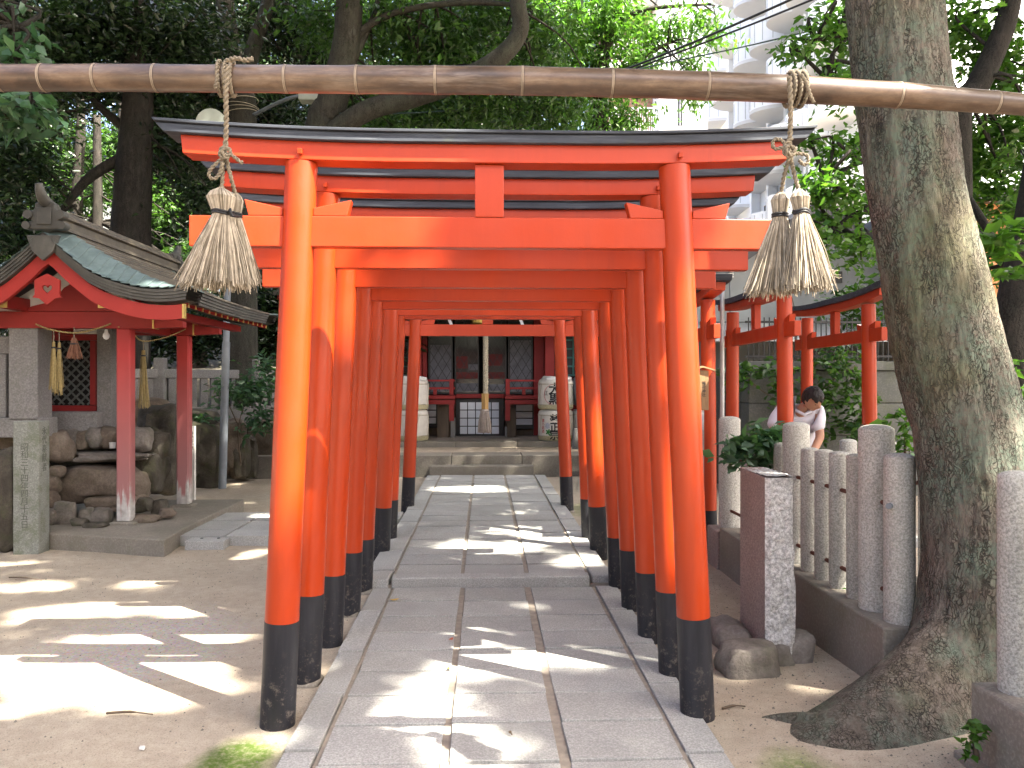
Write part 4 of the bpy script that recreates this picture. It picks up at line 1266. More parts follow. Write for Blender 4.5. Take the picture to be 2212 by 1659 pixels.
straw_tassel('straw_tassel', pB - Vector((0, 0, .10)), .62, .075, 60, M['straw_gold'], 'long straw tassel hanging between the two right pavilion posts', 'straw tassels hung on the pavilion', seed=4)

# ------------------------------------------------------------------ stone enclosure and rock basin
def enclosure():
    t = thing('stone_enclosure', DP(51, 900, 8.45), 'grey stone fence with corner post and red-framed lattice opening behind pavilion', 'stone fence')
    def bx(name, a, b, y0, y1, dep, th, mat, bev=.01, dd=0):
        p = DP(a, y1, dep); q = DP(b, y0, dep); m = MB(); m.box(p.x, q.x, p.y + dd, p.y + dd + th, p.z, q.z); return ob(name, m, mat, t, bevel=bev)
    bx('corner_post', 18, 80, 706, 906, 8.06, .28, M['fence_old'])
    bx('rail', -190, 17, 726, 764, 8.15, .16, M['fence_old'])
    for k in range(7): bx('baluster', 12 - 33*k - 22, 12 - 33*k, 765, 902, 8.17, .12, M['fence_old'])
    bx('base_beam', -200, 81, 903, 946, 8.04, .34, M['fence_old'])
    bx('base_beam', 82, 208, 890, 936, 8.70, .30, M['fence_old'])
    bx('post', 209, 240, 708, 940, 8.85, .16, M['fence_old'])
    # red frame and lattice
    d = 8.95
    bx('frame_bar', 74, 206, 876, 889, d, .06, M['red_old'], .004); bx('frame_bar', 74, 206, 722, 735, d, .06, M['red_old'], .004)
    bx('frame_bar', 194, 206, 736, 875, d, .06, M['red_old'], .004); bx('frame_bar', 74, 79, 736, 875, d, .06, M['red_old'], .004)
    bx('plaster_panel', 80, 206, 700, 721, d, .05, M['plaster'])
    a = DP(80, 875, d); b = DP(193, 736, d); m = MB()
    n = 7; w = b.x - a.x; h = b.z - a.z; st = .107
    for sgn in (1, -1):
        k = -14
        while k < 16:
            # diagonal bar clipped to the opening
            c0 = k * st; pts_ = []
            for tt in np.linspace(0, 1, 60):
                x = w * tt; z = (c0 + x) if sgn > 0 else (c0 + h - x)
                if 0 <= z <= h: pts_.append((x, z))
            if len(pts_) > 3:
                p, q = pts_[0], pts_[-1]
                m.bar((a.x + p[0], a.y + .03 + .008*sgn, a.z + p[1]), (a.x + q[0], a.y + .03 + .008*sgn, a.z + q[1]), .008, .020, (0, 1, 0)) if False else m.bar((a.x + p[0], a.y + .03 + .007*sgn, a.z + p[1]), (a.x + q[0], a.y + .03 + .007*sgn, a.z + q[1]), .020, .010, (0, 1, 0))
            k += 1
    ob('lattice', m, M['grey_lattice'], t)
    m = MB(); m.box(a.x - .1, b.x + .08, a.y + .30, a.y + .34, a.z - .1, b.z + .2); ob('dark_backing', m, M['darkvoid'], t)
enclosure()
def rocks():
    t = thing('rock_basin', DP(215, 1080, 8.7), 'heap of brown boulders forming the water basin under pavilion roof', 'rock pile')
    # px, py, depth, size, seed, material
    L = [(222, 1047, 8.75, (.56, .36, .27), 2, 'rock'), (250, 1085, 8.55, (.34, .26, .10), 12, 'rock'), (240, 985, 8.75, (.52, .30, .06), 4, 'rock_grey'),
         (127, 965, 8.45, (.14, .2, .21), 6, 'rock'), (160, 945, 8.75, (.10, .15, .13), 7, 'rock_grey'), (183, 950, 8.75, (.11, .15, .14), 8, 'rock'), (210, 945, 8.75, (.12, .15, .15), 9, 'rock_grey'),
         (240, 945, 8.8, (.13, .15, .15), 10, 'rock'), (300, 950, 8.8, (.16, .2, .17), 11, 'rock_grey'), (275, 945, 8.85, (.12, .16, .16), 21, 'rock'),
         (144, 1112, 8.15, (.12, .11, .18), 13, 'rock_grey'), (190, 1118, 8.2, (.10, .1, .12), 14, 'rock_grey'), (220, 1115, 8.15, (.11, .1, .11), 15, 'rock_grey'), (172, 1128, 8.05, (.09, .1, .05), 16, 'rock_dark'),
         (208, 1136, 7.95, (.15, .12, .045), 17, 'rock_dark'), (305, 1090, 8.6, (.14, .14, .11), 18, 'rock_dark'), (312, 1120, 8.25, (.17, .13, .05), 19, 'rock'), (345, 1100, 8.7, (.09, .1, .13), 20, 'rock_dark'), (360, 1108, 8.4, (.10, .1, .06), 22, 'rock'),
         (112, 1045, 8.3, (.10, .14, .14), 23, 'rock'), (108, 1080, 8.2, (.09, .12, .12), 24, 'rock'), (118, 1020, 8.35, (.13, .12, .08), 25, 'rock'), (114, 1120, 8.1, (.08, .1, .12), 26, 'rock_grey'),
         (40, 955, 8.5, (.17, .2, .12), 27, 'rock'), (15, 990, 8.4, (.2, .2, .13), 28, 'rock'), (60, 1000, 8.5, (.22, .2, .16), 29, 'rock'), (60, 1070, 8.4, (.26, .2, .2), 30, 'rock'), (-40, 1040, 8.4, (.3, .2, .3), 31, 'rock'), (-60, 960, 8.5, (.3, .2, .15), 32, 'rock'),
         (190, 985, 9.2, (.8, .3, .35), 33, 'rock_dark'), (320, 1020, 9.1, (.22, .3, .26), 34, 'rock_dark'), (330, 965, 9.2, (.2, .25, .2), 35, 'rock_dark')]
    for a, b, d, sz, sd, mt in L:
        p = DP(a, b, d); rock('stone', p, sz, sd, M[mt], t, sub=3 if max(sz) < .3 else 4)
    # upright dark rocks further right
    t2 = thing('rock_wall', DP(400, 1000, 11.5), 'dark mossy upright rocks retaining the bank behind pavilion posts', 'rock wall')
    L = [(345, 975, 10.6, (.34, .3, .7), 41), (300, 930, 11.2, (.5, .3, .5), 42), (430, 985, 12.2, (.42, .35, .62), 43), (455, 1000, 12.4, (.22, .25, .42), 44), (500, 975, 12.9, (.3, .3, .62), 45), (522, 990, 12.8, (.15, .2, .38), 46), (540, 985, 13.1, (.16, .2, .42), 47), (575, 965, 13.8, (.5, .3, .6), 48), (400, 940, 12.8, (.7, .3, .5), 49), (640, 960, 14.2, (.7, .3, .6), 50), (250, 990, 11, (.8, .4, .6), 51), (720, 960, 14.6, (.8, .3, .6), 52)]
    for a, b, d, sz, sd in L:
        p = DP(a, b, d); rock('stone', p, sz, sd, M['rock_dark' if sd % 3 else 'rock'], t2, sub=4, rough=.34)
    # small steel cup left on the basin
    p = DP(243, 968, 8.35); m = MB(); m.lathe([(.028, 0), (.034, .06), (.030, .06), (.024, .005)], p, 16); tag(ob('water_cup', m, M['galv'], smooth=40), 'small shiny metal cup on the rock basin ledge', 'cup')
rocks()
def marker():
    p = G(55, 1192, 0); t = thing('stone_marker', (p.x, p.y, GZ), 'mossy square stone marker post engraved with a date', 'stone marker')
    x1 = G(83, 1191, 0).x; x0 = x1 - .235; y0 = p.y + .02; z1 = 1.205
    m = MB(); m.box(x0, x1, y0, y0 + .19, -.1, z1); ob('body', m, M['marker'], t, bevel=.010)
    text_on('engraving', '昭\n和\n三\n十\n四\n年\n四\n月\n十\n五\n日', .078, ((x0+x1)/2 - .01, y0 - .0012, 1.00), (1,0,0), (0,0,1), M['engrave'], t, .0005, .92)
    text_on('engraving', '永\n代\n奉\n献\n者', .085, (x1 + .0012, y0 + .095, 1.15), (0,1,0), (0,0,1), M['engrave'], t, .0005, 1.0)
    p = G(2, 1190, 0); q = tag(rock('standing_rock', (p.x - .02, p.y + .15, .45), (.17, .17, .62), 61, M['rock_dark'], None, sub=4, rough=.2), 'tall moss-green rock beside the engraved marker post', 'rock')
    p = G(14, 1178, 0); tag(rock('stone', (p.x, p.y, .02), (.04, .04, .06), 62, M['rock_grey']), 'fist-sized pebble between mossy rock and engraved marker', 'rock')
marker()
def back_fence():
    t = thing('stone_fence', DP(420, 890, 13.2), 'weathered slatted stone fence on the bank behind the pavilion', 'stone fence')
    a, b = DP(235, 829, 12.6), DP(640, 829, 14.4)
    d = (b - a); d.z = 0; n = int(d.length / .17); dn = d.normalized()
    def Q(f, z): return Vector((a.x + d.x*f, a.y + d.y*f, z))
    m = MB(); m.bar(Q(0, 1.02), Q(1, 1.02), .26, .28); ob('base_beam', m, M['fence_old'], t, bevel=.01)
    m = MB(); m.bar(Q(0, 1.72), Q(1, 1.72), .13, .15); ob('rail', m, M['fence_old'], t, bevel=.01)
    sl = MB().box(-.055, .055, -.04, .04, 1.161, 1.644); me = None
    for k in range(n):
        f = (k + .5) / n; p = Q(f, 0)
        if k % 9 == 4:
            m = MB(); m.bar(Q(f, 1.15), Q(f, 1.98), .17, .17, (0,1,0)); ob('post', m, M['fence_old'], t, bevel=.015); continue
        if me is None: o = ob('slat', sl, M['fence_old'], t); me = o.data
        else: o = bpy.data.objects.new('slat', me); link(o, t)
        o.location = (p.x, p.y, 0); o.rotation_euler.z = math.atan2(dn.y, dn.x)
    m = MB(); m.bar(Q(0, .4), Q(1, .4), .5, .95); ob('retaining_face', m, M['concrete_dark'], t)
back_fence()
# grey pole with round disc lamp
p = G(480, 1056, -.03)
t = thing('lamp_pole', (p.x, p.y, GZ), 'grey steel pole with round lamp disc rising behind the pavilion', 'lamp post')
m = MB(); q = DP(489, 290, 11.75); m.tube([p - Vector((0,0,.1)), p.lerp(Vector((q.x, p.y, q.z)), .42)], .058, 16); ob('lower_tube', m, M['pipe'], t, smooth=40)
m = MB(); m.tube([p.lerp(Vector((q.x, p.y, q.z)), .42), Vector((q.x, p.y, q.z))], .048, 16); ob('upper_tube', m, M['pipe'], t, smooth=40)
c = DP(457, 268, 11.7); m = MB(); ang = [2*math.pi*k/32 for k in range(32)]
m.tube([(c.x, c.y - .05, c.z), (c.x, c.y + .02, c.z), (c.x, c.y + .10, c.z)], [.215, .222, .12], 32); ob('disc', m, M['lamp_shell'], t, smooth=40)
m = MB(); m.bar((c.x, c.y + .08, c.z), (q.x, p.y, c.z - .05), .03, .03); ob('arm', m, M['pipe'], t)
# bench
p = G(563, 1022, -.03)
t = thing('bench', (p.x, p.y, GZ), 'low dark wooden bench by the bank behind the pavilion', 'bench')
m = MB(); m.box(p.x - .16, p.x + .45, p.y - .15, p.y + .15, .20, .36); ob('seat', m, M['wood_brown'], t, bevel=.01)
for x in (.1, .38): m = MB(); m.box(p.x + x - .06, p.x + x + .06, p.y - .12, p.y + .12, -.1, .20); ob('leg', m, M['wood_brown'], t)
p = DP(414, 1010, 9.75)
t = thing('wooden_stake', (p.x, p.y, GZ), 'pale inscribed wooden stake behind the rear pavilion post', 'stake')
m = MB(); m.box(p.x - .03, p.x + .035, p.y, p.y + .05, -.1, DP(0, 922, 9.6).z); ob('shaft', m, M['plaster'], t, bevel=.004)
text_on('writing', '奉\n納\n御\n手\n洗', .045, (p.x + .004, p.y - .0012, DP(0, 934, 9.6).z), (1,0,0), (0,0,1), M['ink'], t, .0004, 1.0)

# ------------------------------------------------------------------ shrine at the end of the path
SX = -.06; SY = 17.25
def sx(px, dep=17.25): return DP(px, 829, dep).x
def sz(py, dep=17.25): return DP(0, py, dep).z
def shrine():
    # stepped stone terrace
    t = thing('stone_terrace', (SX, 13.6, GZ), 'stepped stone terrace with a loose step in front of shrine', 'steps')
    m = MB(); m.box(sx(928, 13.2), sx(1153, 13.2), 13.15, 13.47, -.1, .19); ob('loose_step', m, M['concrete'], t, bevel=.012)
    xs_ = [-4.6, -3.1, -1.75, -.55, .65, 1.95, 3.2, 4.6]
    for a, b in zip(xs_, xs_[1:]):
        m = MB(); m.box(a + .004, b - .004, 13.49, 14.15, -.1, .34); ob('terrace_stone', m, M['concrete'], t, bevel=.012)
        m = MB(); m.box(a + .004, b - .004, 15.35, 15.75, .2, .438); ob('terrace_stone', m, M['concrete'], t, bevel=.010)
    m = MB(); m.box(-4.6, 4.6, 14.15, 15.35, -.1, .333); ob('terrace_floor', m, M['dirt'], t)
    m = MB(); m.box(-4.6, 4.6, 15.75, 19.5, -.1, .430); ob('terrace_floor', m, M['mortar'], t)
    s = thing('shrine_hall', (SX, 18.5, .43), 'red shrine hall with black-framed glass doors and lattice at path end', 'shrine')
    d = 17.25
    def bx(name, x0, x1, y0, y1, mat, front=0.0, th=.08, par=s, bev=.004, dep=d):
        xa, xb = sx(x0, dep), sx(x1, dep); za, zb = sz(y1, dep), sz(y0, dep); yy = DP((x0+x1)/2, 829, dep).y - front
        m = MB(); m.box(xa, xb, SY - front, SY - front + th, za, zb); return ob(name, m, mat, par, bevel=bev)
    # base wall
    bx('base_wall', 700, 985, 862, 945, M['wood_brown'], -.10, .1); bx('base_wall', 1089, 1390, 862, 945, M['wood_brown'], -.10, .1)
    # paper-panelled lower door
    f = bx('lower_door', 985.5, 1088.5, 861, 942, M['black_wood'], .02, .06)
    gx0, gx1, gy0, gy1 = 993, 1078.5, 868, 938
    for i in range(5):
        for j in range(4):
            w = (gx1-gx0)/5; h = (gy1-gy0)/4
            bx('paper_pane', gx0 + w*i + 1.0, gx0 + w*(i+1) - 1.0, gy0 + h*j + 1.0, gy0 + h*(j+1) - 1.0, M['paper'], .032, .010, f, None)
    for x0, x1, y0 in ((919, 942, 872), (1115, 1150, 875)):
        f = bx('shutter', x0 - 4, x1 + 4, y0 - 6, y0 + 52, M['black_wood'], .0, .06)
        for j in range(3): bx('paper_pane', x0, x1, y0 + 15*j, y0 + 15*j + 12.5, M['paper'], .014, .012, f, None)
    # sill and verandas
    bx('door_sill', 986, 1089, 851, 860, M['red_old'], .10, .3)
    for a, b, post in ((905, 986, 979), (1089, 1165, 1094)):
        bx('veranda_floor', a, b, 853, 860, M['red_old'], .95, 1.0); bx('veranda_beam', a, b, 862, 871, M['red_old'], .93, .12)
        bx('rail', a, b, 820.5, 824.5, M['red_old'], .92, .07); bx('rail', a, b, 836, 840.5, M['red_old'], .92, .06)
        bx('rail_post', post - 4, post + 4, 819, 852, M['red_old'], .925, .08)
        mid = (a + b) / 2
        bx('rail_post', mid - 3.5, mid + 3.5, 841, 852, M['red_old'], .92, .06)
        bx('veranda_post', post - 5, post + 5, 871, 905, M['red_old'], .9, .14)
    for a, b, y0, mt in ((948, 972, 876, 'wood_brown'), (1093, 1112, 880, 'wood_brown'), (976, 985, 900, 'fence_old'), (1089.5, 1095, 920, 'fence_old')):
        bx('foundation_post', a, b, y0, 941, M[mt], .55, .25)
    # glazed doors with diagonal muntins
    for a, b in ((926, 978), (982, 1034.5), (1044, 1094), (1097.5, 1151)):
        f = bx('glass_door', a, b, 690, 851, M['black_wood'], .0, .05)
        g = bx('pane', a + 2.5, b - 2.5, 690, 847, M['glass'], .006, .004, f, None)
        xa, xb = sx(a + 2.5), sx(b - 2.5); za, zb = sz(847), sz(690); w = xb - xa; h = zb - za; m = MB(); st = .30
        for sg in (1, -1):
            k = -20
            while k < 30:
                c0 = k * st; pts_ = []
                for tt in np.linspace(0, 1, 40):
                    x = w*tt; z = c0 + sg * x * 1.65
                    if 0 <= z <= h: pts_.append((x, z))
                if len(pts_) > 2:
                    p, q = pts_[0], pts_[-1]; m.bar((xa + p[0], SY - .014 + .003*sg, za + p[1]), (xa + q[0], SY - .014 + .003*sg, za + q[1]), .012, .006, (0,1,0))
                k += 1
        ob('diagonal_muntins', m, M['black_wood'], f)
        # pale hanging seen behind the glass
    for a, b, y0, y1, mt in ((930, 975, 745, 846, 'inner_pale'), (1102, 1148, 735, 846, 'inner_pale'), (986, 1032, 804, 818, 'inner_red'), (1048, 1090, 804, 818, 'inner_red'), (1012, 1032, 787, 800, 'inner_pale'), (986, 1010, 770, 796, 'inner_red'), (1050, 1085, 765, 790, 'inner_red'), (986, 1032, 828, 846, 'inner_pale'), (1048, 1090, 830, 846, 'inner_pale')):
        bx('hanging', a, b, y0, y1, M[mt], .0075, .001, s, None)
    # pillars
    for a, b, mt, fr in ((914, 923, 'red_old', .12), (1153, 1174, 'red_old', .10), (1174.5, 1194, 'red_bright', .45), (894, 913.5, 'red_bright', .45), (1260, 1280, 'red_bright', .3), (820, 840, 'red_bright', .3)):
        bx('pillar', a, b, 560, 940, M[mt], fr, .3)
    # green lattice windows to the sides
    for a, b in ((1197, 1258), (842, 893)):
        f = bx('side_window', a, b, 690, 815, M['black_wood'], .0, .05)
        m = MB(); xa, xb, za, zb = sx(a + 2), sx(b - 2), sz(812), sz(690)
        k = 0
        while xa + k*.19 < xb: m.box(xa + k*.19, xa + k*.19 + .035, SY - .040, SY - .020, za, zb); k += 1
        k = 0
        while za + k*.19 < zb: m.box(xa, xb, SY - .034, SY - .012, za + k*.19, za + k*.19 + .035); k += 1
        ob('green_lattice', m, M['green_lattice'], f)
        bx('side_wall', a, b, 816, 940, M['red_old'], .0, .06)
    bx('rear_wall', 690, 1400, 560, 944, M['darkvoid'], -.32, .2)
    # upper beam, eave and roof
    bx('head_beam', 820, 1280, 655, 689, M['red_old'], .25, .25)
    m = MB(); yf = 14.9
    for k in range(16):
        f0, f1 = k/16, (k+1)/16 + .02
        def rp_(f): return (yf + (20.3 - yf) * f * .55, 3.25 + 2.1 * f ** 1.3)
        (y0, z0), (y1, z1) = rp_(f0), rp_(f1)
        m = MB(); m.add([(-3.9, y0, z0+.03), (3.7, y0, z0+.03), (3.7, y1, z1), (-3.9, y1, z1), (-3.9, y0, z0-.05), (3.7, y0, z0-.05), (3.7, y1, z1-.08), (-3.9, y1, z1-.08)], [(0,1,2,3),(7,6,5,4),(0,4,5,1),(1,5,6,2),(2,6,7,3),(3,7,4,0)])
        ob('roof_course', m, M['roof_brown'], s)
    m = MB(); m.add([(-3.9, 17.85, 5.3), (3.7, 17.85, 5.3), (3.7, 20.8, 3.3), (-3.9, 20.8, 3.3), (-3.9, 17.85, 5.2), (3.7, 17.85, 5.2), (3.7, 20.8, 3.2), (-3.9, 20.8, 3.2)], [(0,1,2,3),(7,6,5,4),(0,4,5,1),(1,5,6,2),(2,6,7,3),(3,7,4,0)]); ob('rear_roof', m, M['roof_brown'], s)
    m = MB(); m.box(-3.95, 3.75, 17.7, 18.0, 5.25, 5.6); ob('ridge', m, M['roof_edge'], s)
    m = MB(); m.box(-3.6, 3.4, 15.3, 15.5, 2.86, 3.10); ob('eave_beam', m, M['red_old'], s)
    for a in (-3.2, 3.0):
        m = MB(); m.box(a, a + .24, 15.28, 15.52, .42, 2.86); ob('porch_pillar', m, M['red_old'], s)
    x = -3.8
    for k in range(26):
        m = MB(); m.bar((x + k*.29, 14.95, 3.16), (x + k*.29, 17.3, 4.02), .07, .09); ob('rafter', m, M['red_old'], s)
    m = MB(); m.box(-3.9, -3.75, 16.9, 20.3, .42, 3.4); m.box(3.55, 3.7, 16.9, 20.3, .42, 3.4); m.box(-3.9, 3.7, 20.2, 20.35, .42, 3.4); ob('outer_wall', m, M['red_old'], s)
shrine()
def bell_rope():
    p = DP(1049, 800, 15.6); x, y = p.x, p.y
    t = thing('bell_rope', (x, y, .6), 'thick twisted bell rope with honey wood grip and grey tassel', 'bell rope')
    z = lambda py: DP(0, py, 15.6).z
    m = MB(); rope(m, [(x, y, z(690)), (x, y, z(770)), (x, y, z(851))], .052, 3, .16, 10, .02); ob('rope', m, M['rope_pale'], t, smooth=True)
    m = MB(); m.tube([(x - .01, y, z(850)), (x - .012, y, z(884))], .078, 6); ob('wooden_grip', m, M['wood_honey'], t)
    m = MB(); r = random.Random(5); x2 = x - .02
    m.lathe([(.085, z(888.5)), (.09, z(886)), (.085, z(884))], (x2, y, 0), 16); ob('tassel_collar', m, M['fibre'], t, smooth=40)
    m = MB()
    for k in range(520):
        a = r.uniform(0, 2*math.pi); q = r.random() ** .4
        p0 = Vector((x2 + .075*q*math.cos(a), y + .075*q*math.sin(a), z(887))); R1 = .135*q
        p1 = Vector((x2 + R1*.9*math.cos(a), y + R1*.9*math.sin(a), z(912))); p2 = Vector((x2 + R1*math.cos(a+.05), y + R1*math.sin(a+.05), z(933 + r.uniform(-3, 2.5))))
        m.tube([p0, p1, p2], .0055, 4, False)
    o = ob('tassel', m, M['fibre'], t, fix=False); o['kind'] = 'stuff'
    q = DP(1033, 690, 15.6); m = MB(); m.lathe([(.02, .17), (.09, .16), (.15, .10), (.165, .0), (.15, -.10), (.09, -.15), (.02, -.16)], (q.x, y + .05, q.z + .03), 24)
    b = tag(ob('bell', m, M['brass'], smooth=40), 'round brass shrine bell half hidden above the bell rope', 'bell')
    for k, px_ in enumerate((1033 - 60, 1127)):
        q = DP(px_, 688, 15.5); s = .042
        pts = [(0, .10), (s*1.2, .10), (s*.2, 0), (s*1.2, -.10), (0, -.10), (-s, 0)]
        m = MB(); m.prism([(a*1.2, b*1.2) for a, b in pts], (0, .003, 0), (q.x, q.y, q.z - .03))
        tag(ob('paper_streamer', m, M['paper']), 'white zigzag paper streamer hanging %s the brass bell' % ('on the barrel-stack side left of' if k == 0 else 'on the painted-drum side of') if False else ('white zigzag paper streamer hanging nearest the brass bell' if k == 0 else 'white zigzag paper streamer hanging farther from the brass bell'), 'paper streamer', 'zigzag paper streamers under the eave')
bell_rope()
def barrel(px, base, dep, label, writing, small, red, seal=None, flower=False, tilt=0, z0=None, R0=.345, h=.60, wrap=False, ang=0.0):
    c = DP(px, base, dep); zb = .438 if z0 is None else z0
    t = thing('sake_barrel', (c.x, c.y, zb), label, 'sake barrel', 'sake barrels stacked before the shrine')
    pr = [(.80, 0), (.93, .02), (.98, .07), (1.0, .16), (1.0, .80), (.985, .90), (.95, .96), (.86, 1.0)]
    b = ob('drum', MB().lathe([(R0*a, h*z) for a, z in pr], (c.x, c.y, zb), 40), M['barrel'], t, smooth=40)
    ob('straw_base', MB().lathe([(R0*.70, h*.004), (R0*.95, h*.018), (R0*1.004, h*.08), (R0*1.012, h*.15), (R0*1.006, h*.17)], (c.x, c.y, zb), 40), M['barrel_straw'], b, smooth=40)
    for zz in (.17, .84):
        pts = [(c.x + R0*1.012*math.cos(a), c.y + R0*1.012*math.sin(a), zb + h*zz) for a in [2*math.pi*k/40 for k in range(41)]]
        ob('cord', MB().tube(pts, .008, 6, False), M['rope_pale'], t, smooth=True)
    # lengthwise cords
    r = random.Random(px); m = MB()
    for k in range(4):
        a = r.uniform(math.pi, 2*math.pi)
        m.tube([(c.x + R0*1.01*math.cos(a + .06*j), c.y + R0*1.01*math.sin(a + .06*j), zb + h*(.16 + .7*j/5)) for j in range(6)], .006, 5)
    ob('lashing', m, M['rope_pale'], t, smooth=True)
    B = ((c.x, c.y), R0*1.006, ang)
    if writing: sz_ = .245 if len(writing) < 4 else .195; text_on('brand_writing', writing, sz_, (0, 0, zb + h*.86), (1,0,0), (0,0,1), M['ink'], b, .0015, .80, B, .006)
    if small: text_on('small_writing', small, .07, (0, 0, zb + h*.96), (1,0,0), (0,0,1), M['ink_grey'], b, .001, 1, ((c.x, c.y), R0*1.0, ang))
    if red: text_on('red_writing', red, .07, (0, 0, zb + h*.72), (1,0,0), (0,0,1), M['ink_red'], b, .001, 1.0, ((c.x, c.y), R0*1.006, ang - .72))
    if seal:
        text_on('seal_writing', seal, .10, (0, 0, zb + h*.62), (1,0,0), (0,0,1), M['ink'], b, .001, 1.0, ((c.x, c.y), R0*1.006, ang - .50))
        m = MB(); pts = []
        for k in range(33):
            a = 2*math.pi*k/32; aa = ang + .02 + .225*math.cos(a)/R0; pts.append((c.x + R0*1.008*math.sin(aa), c.y - R0*1.008*math.cos(aa), zb + h*.50 + .20*math.sin(a)))
        m.tube(pts, .004, 5, False); ob('red_ring', m, M['ink_red'], b)
    if flower:
        for k, (da, dz, sc, mt) in enumerate(((-.42, .50, .085, 'ink_grey'), (-.36, .30, .07, 'ink_green'), (.40, .28, .075, 'ink_green'), (-.22, .18, .06, 'ink_green'), (.30, .50, .07, 'ink_grey'))):
            m = MB(); n = 20; vs_ = []
            for j in range(n):
                a = 2*math.pi*j/n; rr = sc*(.72 + .28*math.cos(5*a if mt == 'ink_green' else 9*a)); aa = ang + da + rr*math.cos(a)/R0
                vs_.append((c.x + R0*1.0045*math.sin(aa), c.y - R0*1.0045*math.cos(aa), zb + h*dz + rr*math.sin(a)))
            aa = ang + da; vs_.append((c.x + R0*1.0055*math.sin(aa), c.y - R0*1.0055*math.cos(aa), zb + h*dz))
            m.add(vs_, [(j, (j+1) % n, n) for j in range(n)]); ob('printed_leaf' if mt == 'ink_green' else 'printed_flower', m, M[mt], b)
    if wrap:
        me = rock_mesh('clear_wrap', (c.x + .02, c.y, zb + h*.97), (R0*1.06, R0*1.06, .10), px % 17, sub=4, rough=.18); obm('clear_wrap', me, M['plastic'], t, smooth=True)
    return c
barrel(1200, 954, 15.75, 'lower straw barrel with printed flower and three bold characters', '菊\n正\n宗', '', '灘\n乃\n銘\n酒', None, True, ang=-.14)
barrel(1200, 954, 15.75, 'upper straw barrel with two bold characters inside a red ring', '大\n黒', '', '', '正', z0=1.045, wrap=True, ang=-.14)
barrel(1272, 954, 16.0, 'lower straw barrel beside the flower-printed one, with small red writing', '', '', '清\n酒', None, ang=.1)
barrel(888, 954, 15.75, 'lower straw barrel on the opposite side of the steps, wrapped in clear film', '', '', '', None, ang=.2)
barrel(888, 954, 15.75, 'upper film-wrapped straw barrel on the opposite side of the steps', '', '', '', None, z0=1.045, wrap=True, ang=.2)
def drum():
    c = DP(1272, 870, 15.9); t = thing('sake_barrel', (c.x, c.y, 1.045), 'straw barrel lying on its side so its round grey end shows', 'sake barrel', 'sake barrels stacked before the shrine')
    m = MB(); ax = Vector((.35, -1, 0)).normalized(); cc = Vector((c.x, c.y, 1.045 + .36))
    m.tube([cc + ax*.30, cc + ax*.26, cc, cc - ax*.3], [.30, .355, .365, .33], 36); ob('drum', m, M['pipe'], t, smooth=40)
    m = MB(); m.tube([cc + ax*.301, cc + ax*.304], [.19, .19], 30); ob('label_disc', m, M['barrel'], t)
drum()
# small stone post by the terrace edge
p = DP(1243, 965, 14.9); m = MB(); m.tube([(p.x, p.y, .3), (p.x, p.y, .55), (p.x, p.y, DP(0, 925, 14.9).z)], [.07, .06, .05], 10)
tag(ob('stone_stake', m, M['fence_old'], smooth=40, bevel=.01), 'short pointed stone stake at the barrel end of the terrace', 'stake')

# ------------------------------------------------------------------ bamboo pole with straw brooms
BZ = 2.70
def bamboo():
    # pixel x, centre y, diameter in pixels
    K = [(-1400, 182, 62), (-520, 172, 60), (0, 168, 57), (250, 168, 58), (480, 170, 58), (760, 172, 59), (1106, 174, 60), (1400, 181, 60), (1700, 192, 59), (1950, 206, 54), (2212, 226, 46), (2500, 252, 40), (3300, 330, 33)]
    def cy(px):
        for (a, b, c), (d, e, f) in zip(K, K[1:]):
            if px <= d:
                t_ = (px - a) / (d - a); return b + (e - b) * t_, c + (f - c) * t_
        return K[-1][1], K[-1][2]
    t = thing('bamboo_pole', DP(1106, 174, BZ), 'long brown dried bamboo pole hung across in front of the gates', 'bamboo pole')
    nodes = [-1380, -1280, -1180, -1085, -990, -890, -795, -700, -605, -510, -420, -330, -250, -165, -80, 5, 96, 211, 339, 482, 620, 773, 942, 1129, 1322, 1527, 1722, 1940, 2150, 2330, 2490, 2640, 2780, 2920, 3060, 3190]
    for a, b in zip(nodes, nodes[1:]):
        pts = []; rad = []
        for k in range(11):
            px = a + (b - a) * k / 10; y_, d_ = cy(px); pts.append(DP(px, y_, BZ))
            u = min(k, 10 - k); f = 1.0 + (.035 if u == 0 else .012 if u == 1 else 0)
            rad.append(d_ / 2 * BZ / FPX * f * .985)
        ob('culm_section', MB().tube(pts, rad, 30), M['bamboo'], t, smooth=40)
    for n_ in nodes[1:-1]:
        y_, d_ = cy(n_); r_ = d_ / 2 * BZ / FPX
        c = DP(n_, y_, BZ); dx = (DP(n_ + 5, cy(n_ + 5)[0], BZ) - c).normalized()
        m = MB(); m.tube([c - dx*.006, c - dx*.0035, c - dx*.001, c + dx*.0015, c + dx*.004], [r_*1.00, r_*1.045, r_*1.012, r_*1.035, r_*1.0], 30); nr_ = ob('node_ring', m, M['bamboo_node'], t, smooth=60)
        m = MB(); m.tube([c + dx*.0042, c + dx*.0055, c + dx*.0072], [r_*1.0, r_*1.026, r_*1.0], 30); ob('node_scar', m, M['bamboo_scar'], nr_, smooth=60)
    return cy
bam = bamboo()
